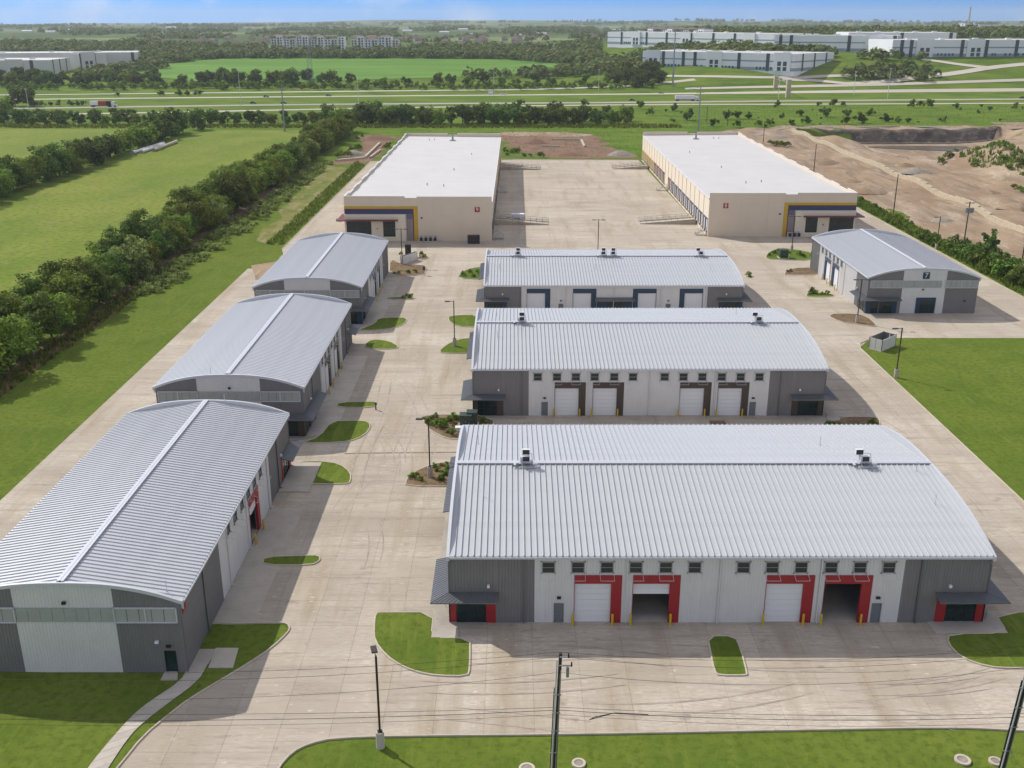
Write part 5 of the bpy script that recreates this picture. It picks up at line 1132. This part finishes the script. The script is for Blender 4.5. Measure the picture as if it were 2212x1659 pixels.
tufts('right_scrub', [(95,575),(420,592),(420,735),(95,735)], 3500, .15, .55, 'weed', 'scrubby grass before the highway on the right', 9)
tufts('near_belt_scrub', [(-330,582),(95,582),(95,598),(-330,598)], 2500, .5, 1.6, 'leaf', 'brush along the foot of the tree belt', 10)
patch('weedy_ground', wobble([(158.88,580.70),(166.68,564.38),(164.40,527.19),(158.34,527.19),(155.68,556.54)], 1, 4, 3), M['rough_grass'], .12, 2.6)
patch('weedy_ground', wobble([(179.23,584.93),(184.90,568.37),(173.99,510.32),(169.28,507.07),(172.92,545.17)], 1, 4, 3), M['rough_grass'], .35, 2.6)
patch('weedy_ground', [(110.3,184),(116.6,184),(116.9,438),(110.3,438)], M['rough_grass'], .06)

# ------------------------------------------------------------------ highway
def strip(name, pts, w, mat, dz=.06):
    pts = smooth(pts, 1, False); mb = MB(); L_, R_ = [], []
    for i, p in enumerate(pts):
        a = Vector(pts[max(0,i-1)]); b_ = Vector(pts[min(len(pts)-1,i+1)]); d_ = (b_-a).normalized(); nr = Vector((-d_.y, d_.x))*w/2
        L_.append((p[0]+nr.x, p[1]+nr.y)); R_.append((p[0]-nr.x, p[1]-nr.y))
    z = lambda p: height(*p)+dz
    for i in range(len(pts)-1): mb.face([(*R_[i], z(R_[i])), (*R_[i+1], z(R_[i+1])), (*L_[i+1], z(L_[i+1])), (*L_[i], z(L_[i]))])
    return mb.build(name, M[mat], kind='structure')
strip('frontage_road', [(-375.25,651.07),(-324.05,664.30),(-242.12,681.58),(-145.12,707.31),(-65.88,726.87),(30.72,743.30),(97.15,751.78),(230.62,756.10),(371.69,764.87),(468.47,764.87)], 8.5, 'road_pale')
strip('highway_carriageway', [(-406.71,707.31),(-330.94,718.92),(-204.59,743.30),(-121.62,756.10),(58.81,769.33),(205.43,787.70),(391.61,806.94),(496.54,811.90)], 12.5, 'road')
strip('highway_carriageway', [(-449.05,783.03),(-389.29,802.05),(-134.40,837.59),(65.51,859.32),(226.51,870.60),(425.85,879.25),(538.49,882.17)], 11, 'road_pale')
strip('frontage_road', [(-479.57,837.59),(-413.79,853.78),(-142.31,888.07),(69.01,906.25),(159.45,925.16)], 8, 'road_pale')
strip('hillside_road', [(145.48,889.34),(153.26,889.45),(231.04,889.90),(294.25,893.25),(351.07,899.43),(438.36,908.72),(516.82,916.52)], 7, 'road_pale', .25)
strip('hillside_road', [(232.18,911.66),(258.91,907.55),(283.92,898.07),(294.67,894.64)], 7, 'road_pale', .3)
strip('hillside_road', [(283.73,897.39),(308.29,900.78),(353.07,916.52),(389.43,928.24),(424.32,944.58),(458.40,955.00),(500.47,966.77)], 9, 'road_pale', .3)
strip('hillside_road', [(341.95,919.11),(306.49,921.06),(278.24,920.41),(236.69,913.98),(160.54,935.14),(114.85,962.25)], 7, 'road_pale', .3)
strip('hillside_road', [(423.74,943.16),(402.51,951.92),(383.10,966.77),(373.32,974.62)], 8, 'road_pale', .35)
patch('crop_field', wobble([(-393.07,1054.81),(-406.85,1208.57),(-366.50,1270.00),(-281.95,1286.32),(-169.44,1278.11),(-14.22,1261.99),(64.40,1197.46),(90.77,1076.87),(34.25,1063.61),(-89.94,1001.45),(-196.31,965.16),(-291.54,973.97)], 6, 20), M['crop_field'], .35, 30)
patch('bare_dirt', wobble([(280.44,616.25),(301.29,616.25),(309.03,616.25),(283.83,564.38),(276.72,564.38),(277.08,584.93)], 2, 6, 11), M['dirt'], .1)
strip('dirt_track', [(165.44,592.68),(203.82,590.94),(261.46,587.49),(276.72,564.38),(284.18,548.91)], 5, 'rubble', .12)
strip('dirt_track', [(126.04,545.17),(146.23,576.54),(156.65,584.93),(166.90,591.81)], 5, 'rubble', .1)
# ------------------------------------------------------------------ vehicles
def wheels(t, xs, w_, r=.36):
    for x in xs:
        for s_ in (-1, 1): MB().tube((x, s_*w_-.1, r), (x, s_*w_+.1, r), r, r, 10).build('wheel', M['rubber'], t)
def car(q, mat, label, van=False, rz=0):
    t = thing('car', label, 'van' if van else 'car', (q[0], q[1], .07), rz)
    prof = [(-2.2,.35),(2.25,.35),(2.3,.75),(1.3,.95),(-2.2,1.0)] if not van else [(-2.7,.4),(2.6,.4),(2.6,1.0),(1.9,1.25),(1.2,2.1),(-2.7,2.1)]
    m_ = MB(); n = len(prof); m_.mesh([(x,-.9,z) for x, z in prof]+[(x,.9,z) for x, z in prof], [tuple(range(n)), tuple(range(2*n-1,n-1,-1))]+[(i,n+i,n+(i+1)%n,(i+1)%n) for i in range(n)]); m_.build('body', M[mat], t)
    if not van:
        pr = [(-1.7,.99),(1.1,.95),(.4,1.5),(-1.1,1.52)]; m_ = MB(); m_.mesh([(x,-.8,z) for x, z in pr]+[(x,.8,z) for x, z in pr], [(0,1,2,3),(7,6,5,4),(0,4,5,1),(1,5,6,2),(2,6,7,3),(3,7,4,0)]); m_.build('cabin', M['glass'], t); box_part('roof', M[mat], t, -1.1,.4,-.78,.78,1.5,1.56)
    else: box_part('windscreen', M['glass'], t, 1.25,1.85,-.92,.92,1.3,1.8)
    wheels(t, (-1.45,1.45), .85)
def truck(q, cols_, label, rz=0, tank=False):
    t = thing('semi_truck', label, 'truck', (q[0], q[1], .07), rz)
    MB().box(7.2,9.6,-1.25,1.25,.9,3.4).box(9.6,10.6,-1.1,1.1,.9,2.0).build('cab', M['white'], t); box_part('windscreen', M['glass'], t, 9.2,9.62,-1.15,1.15,2.2,3.1)
    a = -7.5
    for ln, c_ in cols_: box_part('trailer_box', M[c_], t, a, a+ln-.05, -1.28, 1.28, 1.2, 3.9); a += ln
    box_part('chassis', M['black'], t, -7.4, 9.4, -.5, .5, .75, 1.19); wheels(t, (-6.6,-5.4,5.0,6.2,9.3), 1.1, .5)
truck((-284.87,730.91), [(5.5,'white'),(5.5,'truck_red'),(3.0,'black')], 'red and white semi truck driving on the highway at the left')
truck((129.34,787.70), [(14.3,'white')], 'white semi truck with long box trailer on the highway')
for q, m_, lb, van in (((-186.80,760.46),'car_dark','dark car on the near carriageway left of another dark car',0),((-164.75,760.46),'car_dark','dark car on the near carriageway beside the steel pole',0),((-192.60,827.13),'car_dark','dark car on the far carriageway at the left',0),((-145.41,837.59),'car_dark','dark car alone on the far carriageway left of centre',0),
    ((33.52,747.52),'white','white car on the frontage road behind the tree belt',0),((89.57,787.70),'car_dark','dark car on the highway ahead of the long white truck',0),((-16.57,859.32),'white','white van with a trailer on the far carriageway',1),((-6.76,856.54),'white','white car following the van on the far carriageway',0),((122.01,864.92),'car_silver','silver car on the far carriageway above the long white truck',0),((392.53,811.90),'car_dark','dark car at the right edge of the highway',0)):
    car(q, m_, lb, bool(van), 0)
# ------------------------------------------------------------------ far poles and gantry
def mono(q, h, label, r=.55):
    t = thing('transmission_pole', label, 'power pole', (q[0], q[1], height(*q)), 0, 'steel transmission poles')
    MB().tube((0,0,-.5),(0,0,h),r,r*.45,10).build('pole', M['steel'], t)
    for z in (.93,.82,.7): MB().tube((-2.2,0,h*z),(2.2,0,h*z+.3),.12,.08,6).build('crossarm', M['steel'], t)
mono((-122.69,563.62), 24, 'grey steel transmission pole at the end of the left hay field', .5); mono((99.20,556.36), 25, 'grey steel transmission pole rising behind building eight', .5); mono((136.65,901.05), 45, 'tall grey steel transmission pole beside the nearest white warehouse', .9)
for q, h_, lb in (((-189.11,735.00),24,'pale highway mast light left of the steel pole'),((-303.80,660.94),16,'thin pole on the frontage road near the left edge'),((72.71,888.07),18,'pale mast light on the far side of the highway, right of centre'),((-15.47,906.25),22,'thin pole among the trees beyond the highway'),((-105.85,726.87),20,'thin pole on the highway verge left of centre'),((288.88,811.90),22,'thin pale pole on the verge at the right'),((276.11,853.78),18,'thin pale pole on the verge below the hillside road'),((202.39,802.05),16,'thin pale pole by the concrete gantry columns')):
    t = thing('mast_light', lb, 'lamp post', (q[0], q[1], 0), 0, 'thin poles along the highway'); MB().tube((0,0,0),(0,0,h_),.22,.14,6).build('pole', M['far_grey'], t); box_part('head', M['far_grey'], t, -.9,.9,-.3,.3,h_,h_+.3)
t = thing('sign_gantry', 'pair of pale concrete gantry columns joined by a grey truss beside the highway', 'gantry', (0,0,0)); qa = (220.35,886.01); qb = (215.05,823.61)
for q in (qa, qb): MB().box(q[0]-1.6,q[0]+1.6,q[1]-1.6,q[1]+1.6,0,13.5).build('column', M['limestone'], t)
a, b_ = Vector((*qa,12.5)), Vector((*qb,12.5))
MB().tube(a, b_, .25, .25, 6).tube(a-Vector((0,0,1.8)), b_-Vector((0,0,1.8)), .25, .25, 6).build('truss', M['steel'], t)
t = thing('lattice_tower', 'thin steel lattice tower standing before the green crop field', 'power tower', (*(-185.69,978.43), height(*(-185.69,978.43)))); mb = MB(); hh = 30
for sx in (-1,1):
    for sy in (-1,1): mb.tube((sx*3,sy*3,0),(sx*.7,sy*.7,hh),.16,.1,4)
for k in range(7):
    z0, z1 = hh*k/7, hh*(k+1)/7; r0, r1 = 3-2.3*k/7, 3-2.3*(k+1)/7
    for sx in (-1,1): mb.tube((-r0,sx*r0,z0),(r1,sx*r1,z1),.08,.08,4); mb.tube((r0,sx*r0,z0),(-r1,sx*r1,z1),.08,.08,4)
mb.build('lattice', M['steel'], t)
mb = MB()
for z in (20, 25, 29): mb.tube((-5,0,z),(5,0,z),.14,.14,4)
mb.build('crossarm', M['steel'], t)
# ------------------------------------------------------------------ far warehouses
def far_warehouse(label, p0, p1, depth, H, pil, entries, wins, wall='off_white', roof='tpo', band='far_blue', dz=0):
    a, b_ = Vector(p0), Vector(p1); d_ = (b_-a); L = d_.length; rz = math.atan2(d_.y, d_.x); z = max(height(*p0), height(*p1))-.8+dz
    t = thing('distant_warehouse', label, 'building', (a.x, a.y, z), rz)
    MB().box(0,L,0,depth,-4,H).build('wall', M[wall], t); rf = MB().box(.6,L-.6,.6,depth-.6,H+.001,H+.15).build('roof', M[roof], t)
    for k in range(5): box_part('roof_unit', M['white'], rf, L*(.12+.18*k), L*(.12+.18*k)+5, depth*.35, depth*.35+3, H+.15, H+1.5)
    for z0, z1, m_ in ((H*.52,H*.6,band),(H*.02,H*.2,band)): MB().box(0,L,-.12,-.01,z0,z1).box(L+.01,L+.12,0,depth,z0,z1).build('wall_band', M[m_], t)
    for u in pil: box_part('dark_panel', M['far_dark'], t, L*u-1.6, L*u+1.6, -.3, -.13, 0, H+.2); 
    for u in (.2,.5,.8): box_part('dark_panel', M['far_dark'], t, L+.13, L+.3, depth*u-1.2, depth*u+1.2, 0, H+.2)
    for u in entries:
        e = MB().box(L*u-8,L*u+8,-1.2,-.31,0,H+1.0).build('entry_block', M[wall], t)
        for dx in (-4.2, 1.2):
            for z0, z1 in ((.5,3.8),(4.6,8.2)): box_part('window', M['teal_glass' if z0 < 1 else 'far_dark'], e, L*u+dx, L*u+dx+3.4, -1.35, -1.21, z0, z1)
    for u0, u1 in wins:
        n = max(2, int(L*(u1-u0)/3.2))
        for k in range(n): x = L*(u0+(u1-u0)*k/n); box_part('window', M['teal_glass' if band == 'far_blue' else 'far_dark'], t, x, x+1.7, -.32, -.14, 1.2, 3.4)
far_warehouse('nearest long white distant warehouse with teal windows, right of centre', (124.8,1021.0), (242.2,915.6), 75, 14.5, (.045,.15,.29,.37,.5,.66,.84), (.08,.5,.93), ((.01,.04),(.16,.28),(.38,.44),(.55,.64),(.77,.9)), dz=2.2)
far_warehouse('long white distant warehouse on the hill right of the apartment blocks', (120.15,1350.76), (273.02,1125.25), 60, 14.5, (.1,.27,.4,.55,.68,.8,.9), (.2,.52,.88), ((.12,.26),(.42,.5),(.57,.66),(.7,.79)))
far_warehouse('white distant warehouse with plain bands in the middle of the hilltop', (265.33,1085.02), (371.40,1035.95), 40, 15, (.05,.14,.62,.98), (.82,), ((.02,.04),))
far_warehouse('white distant warehouse with pale roof behind the middle of the hilltop', (349.16,1116.89), (454.43,1100.53), 90, 16, (.5,.95), (), ((.1,.4),))
far_warehouse('white distant warehouse at the right edge of the hilltop', (349.50,985.49), (526.52,993.76), 60, 15, (.05,.1,.37,.5,.66,.8,.9), (.17,.44), ((.24,.34),(.53,.56),(.6,.65),(.67,.72)))
# left distant warehouse: long grey walls running away from us
far_warehouse('very long grey distant warehouse with pale roof at the left edge', (-673.50,1101.64), (-412.82,1179.99), 60, 14, (.87,.98), (.76,), ((.66,.73),), 'far_grey', 'tpo', 'far_grey')
far_warehouse('nearer grey distant warehouse with tall entry bays at the left edge', (-608.37,1022.15), (-451.27,1038.23), 70, 15, (.55,.9), (.80,), (), 'far_grey', 'tpo', 'far_grey')
far_warehouse('distant grey warehouse corner with tall glass bays behind the left wood', (-450.83,1113.98), (-432.67,1139.50), 40, 16, (.05,.55), (.3,), (), 'far_grey', 'tpo', 'far_grey')
# apartment blocks
def flats(q0, q1, label, floors=5):
    a, b_ = Vector(q0), Vector(q1); d_ = b_-a; L = d_.length; t = thing('apartment_block', label, 'building', (a.x, a.y, height(*q0)-.5), math.atan2(d_.y, d_.x), 'distant apartment blocks'); H = 3.2*floors
    n = max(3, int(L/9)); cw = L/n
    for k in range(n):
        out = 1.6*(k % 2); floors = 5-(k*7 % 3 == 0)-(k % 5 == 2); H = 3.2*floors; w_ = MB().box(k*cw,(k+1)*cw-.05,-out,14,-2,H+(.9 if k % 2 else 0)).build('wall', M['off_white' if k % 3 else 'far_grey'], t)
        for f_ in range(floors):
            for dx in (.18,.6): box_part('window', M['far_dark'], w_, k*cw+cw*dx, k*cw+cw*(dx+.24), -out-.15, -out-.01, f_*3.2+.6, f_*3.2+2.6)
            box_part('balcony', M['far_dark'] if k % 2 else M['white'], w_, k*cw+cw*.1, k*cw+cw*.5, -out-1.4, -out-.16, f_*3.2+.1, f_*3.2+.5)
    H = 16.0
    for k in range(0, n-1, 2): MB().mesh([(k*cw,-1,H+.95),((k+2)*cw,-1,H+.95),((k+2)*cw,14,H+.95),(k*cw,14,H+.95),((k+.6)*cw,6.5,H+2.9),((k+1.4)*cw,6.5,H+2.9)], [(0,1,5,4),(2,3,4,5),(1,2,5),(3,0,4)]).build('roof', M['roof_brown'], t)
flats((-330.27,1470.69), (-275.92,1458.47), 'grey and white apartment block at the left of the distant row'); flats((-273.40,1458.47), (-227.41,1458.47), 'grey and white apartment block in the middle of the distant row'); flats((-217.44,1446.44), (-152.46,1446.44), 'grey and white apartment block at the right of the distant row')
flats((166.92,1363.55), (226.56,1269.75), 'brown-roofed apartment block behind the hilltop warehouse', 4)
# suburb houses
def house_mesh():
    w_ = MB().box(-6,6,-5,5,-1,4.2); r_ = MB().mesh; return mesh_of(w_, 'wall', M['house_wall'])
def house_roof():
    mb = MB(); mb.mesh([(-6.6,-5.6,4.2),(6.6,-5.6,4.2),(6.6,5.6,4.2),(-6.6,5.6,4.2),(-2.5,0,7.6),(2.5,0,7.6)], [(0,1,5,4),(2,3,4,5),(1,2,5),(3,0,4),(3,2,1,0)]); mb.box(-2.2,-1.4,1,1.8,6.2,8.2); return mesh_of(mb, 'roof', M['roof_brown'])
hm, hr = house_mesh(), house_roof()
hp = MB()
for x in (-4,-.8,2.6): hp.box(x, x+1.3, -5.1, -5.01, 1, 2.6)
hwn = mesh_of(hp, 'windows', M['far_dark'])
for k in range(90):
    if k < 62: q = (rnd.uniform(-260,420), rnd.uniform(1620,2150))
    else: q = (rnd.uniform(-900,-260), rnd.uniform(1500,2000))
    t = thing('house', 'small brown-roofed house in the distant suburb', 'house', (q[0], q[1], height(*q)+.5), rnd.choice((0,.3,-.3,1.57)), 'distant suburb houses')
    obj('wall', hm, t); obj('roof', hr, t); obj('windows', hwn, t)
# industrial plant on the horizon at the right
q = (1470.21,3479.26); z = height(*q); t = thing('industrial_plant', 'distant grey plant with tall striped chimney on the right horizon', 'factory', (q[0], q[1], z)); k_ = q[1]/2200
MB().tube((0,0,0),(0,0,46*k_),4.5*k_/2.2,3.2*k_/2.2,12).build('chimney', M['house_wall'], t); MB().box(18*k_,105*k_,-20,40,0,9*k_).build('hall', M['far_grey'], t); box_part('hall_roof', M['white'], t, 17*k_, 106*k_, -22, 42, 9*k_+.1, 11*k_)
for dx, w_, h_ in ((-14,8,14),(-28,10,7),(-45,9,5),(8,7,10),(120,25,6),(-70,14,4)): box_part('silo_block', M['far_grey'], t, dx*k_, (dx+w_)*k_, -25, 10, 0, h_*k_)
for dx, w_ in ((-20,1.0),(-26,.8),(4,1.0)): MB().tube((dx*k_,-30,0),(dx*k_,-30,16*k_),w_*k_*2,w_*k_*2,10).build('silo', M['off_white'], t)
# pale far sheds on the hills
for px in ([(14.45,2399.11),(183.18,2313.58),(70.69,2568.70),(-171.01,2725.16),(-90.18,2437.86),(504.94,3744.65),(941.92,4834.05),(-143.98,3162.96),(-286.72,2953.03),(463.95,2887.06),(-1332.95,2965.76),(-1192.42,2785.87),(-1460.19,3518.93),(-1301.59,4120.49),(-402.09,2555.32),(287.81,2991.09),(872.47,3668.35),(919.46,3487.14),(667.03,1486.96),(1567.89,3367.16),(488.47,1345.00),(169.25,2734.64)],):
    for k, q in enumerate(px):
        s_ = q[1]/1600; o = MB().box(-7*s_,7*s_,-6,6,-3,2.2*s_).mesh([(-7.3*s_,-7,2.2*s_),(7.3*s_,-7,2.2*s_),(7.3*s_,7,2.2*s_),(-7.3*s_,7,2.2*s_),(-7.3*s_,0,3*s_),(7.3*s_,0,3*s_)], [(0,1,5,4),(2,3,4,5),(1,2,5),(3,0,4)]).build('distant_shed', M['white'], None, (q[0], q[1], height(*q))); tag(o, 'tiny pale shed roof on the distant wooded hills', 'shed', 'pale sheds on the hills')
# ------------------------------------------------------------------ far woods: one mass of tree clumps
FIELD = [(-393.84,1038.23),(-414.37,1223.38),(-371.10,1286.32),(-285.42,1302.53),(-171.58,1294.64),(-14.40,1278.11),(67.60,1208.67),(94.93,1070.95),(38.42,1050.66),(-89.12,992.05),(-194.61,956.51),(-288.99,965.16)]
CLEAR = [[(-322.58,1392.14),(-136.01,1392.14),(-159.76,1676.08),(-383.86,1676.08)], [(109.57,1306.46),(260.95,1070.58),(308.26,1246.25),(121.41,1531.21)], [(-616.93,992.05),(-424.41,992.05),(-384.16,1139.50),(-458.58,1331.12),(-821.54,1331.12)], [(107.99,937.61),(282.26,906.09),(295.51,938.98),(169.34,990.20),(116.97,1019.28)], [(244.80,1021.27),(357.49,990.10),(519.10,970.55),(636.87,1196.81),(285.92,1196.81)], [(262.85,892.58),(477.33,892.54),(521.63,984.10),(378.92,990.10),(303.77,953.45)]]
mb = MB(); r_ = random.Random(5); cnt = 0
def clump(x, y, s_, n=20):
    z = height(x, y)
    for _ in range(n):
        d_ = Vector((r_.gauss(0,1), r_.gauss(0,1), abs(r_.gauss(0,1))*.8)).normalized(); p = Vector((x, y, z+s_*.25))+Vector((d_.x*s_*.62, d_.y*s_*.62, d_.z*s_*.75))
        nrm = (d_+Vector((r_.gauss(0,.3), r_.gauss(0,.3), r_.gauss(0,.3)+.2))).normalized(); u = nrm.orthogonal().normalized()*s_*.24; w = nrm.cross(u).normalized()*s_*.2
        mb.face([tuple(p-u), tuple(p-w), tuple(p+u), tuple(p+w)])
while cnt < 7500:
    y = 1000*math.exp(r_.uniform(0, 1.95)); x = r_.uniform(-.56,.56)*y
    if inside((x, y), FIELD) or any(inside((x, y), c_) for c_ in CLEAR): continue
    d_ = noise.noise(Vector((x/260, y/420, 3))) + .5*noise.noise(Vector((x/90, y/140, 9)))
    if y < 1010 and x > 120: continue
    if y < 1300 and x > 100 and d_ < .05: continue
    if y > 1480 and d_ < .12+.00002*y: continue
    if 1620 < y < 2150 and -260 < x < 420 and r_.random() < .6: continue
    cnt += 1; clump(x, y, r_.uniform(6.5,10.5)*(1+max(0,(y-1500))/6000))
for a, b_, n_ in (((-403.05,1166.18), (-360.99,1270.00), 70), ((-363.25,1278.11), (-8.86,1278.11), 190), ((-8.80,1270.00), (94.03,1116.69), 90), ((89.44,1060.61), (116.63,959.56), 60), ((-375.77,1113.98), (-412.41,1022.15), 50), ((138.08,1122.07), (293.08,974.62), 160), ((318.62,961.50), (370.53,966.77), 16), ((292.95,902.12), (357.83,907.41), 30)):
    for _ in range(n_):
        t = r_.random(); clump(a[0]+(b_[0]-a[0])*t+r_.gauss(0,6), a[1]+(b_[1]-a[1])*t+r_.uniform(0,30), r_.uniform(6,10), 24)
o = mb.build('distant_woods', M['leaf_far'], kind='stuff'); tag(o, 'distant woods covering the rolling country to the horizon', 'woods')
# ------------------------------------------------------------------ air
hz = MB().box(-12100, 12100, -170, 14100, -12, 190).build('haze', None, kind='stuff')
hm_ = bpy.data.materials.new('haze_air'); hm_.use_nodes = True; nt = hm_.node_tree; nt.nodes.clear()
ho = nt.nodes.new('ShaderNodeOutputMaterial'); hv = nt.nodes.new('ShaderNodeVolumePrincipled'); hv.inputs['Color'].default_value = (.86,.93,1.0,1); hv.inputs['Density'].default_value = .00007; hv.inputs['Anisotropy'].default_value = .2
nt.links.new(hv.outputs[0], ho.inputs['Volume']); hz.data.materials.clear(); hz.data.materials.append(hm_); tag(hz, 'thin blue daytime haze over the whole landscape', 'haze')
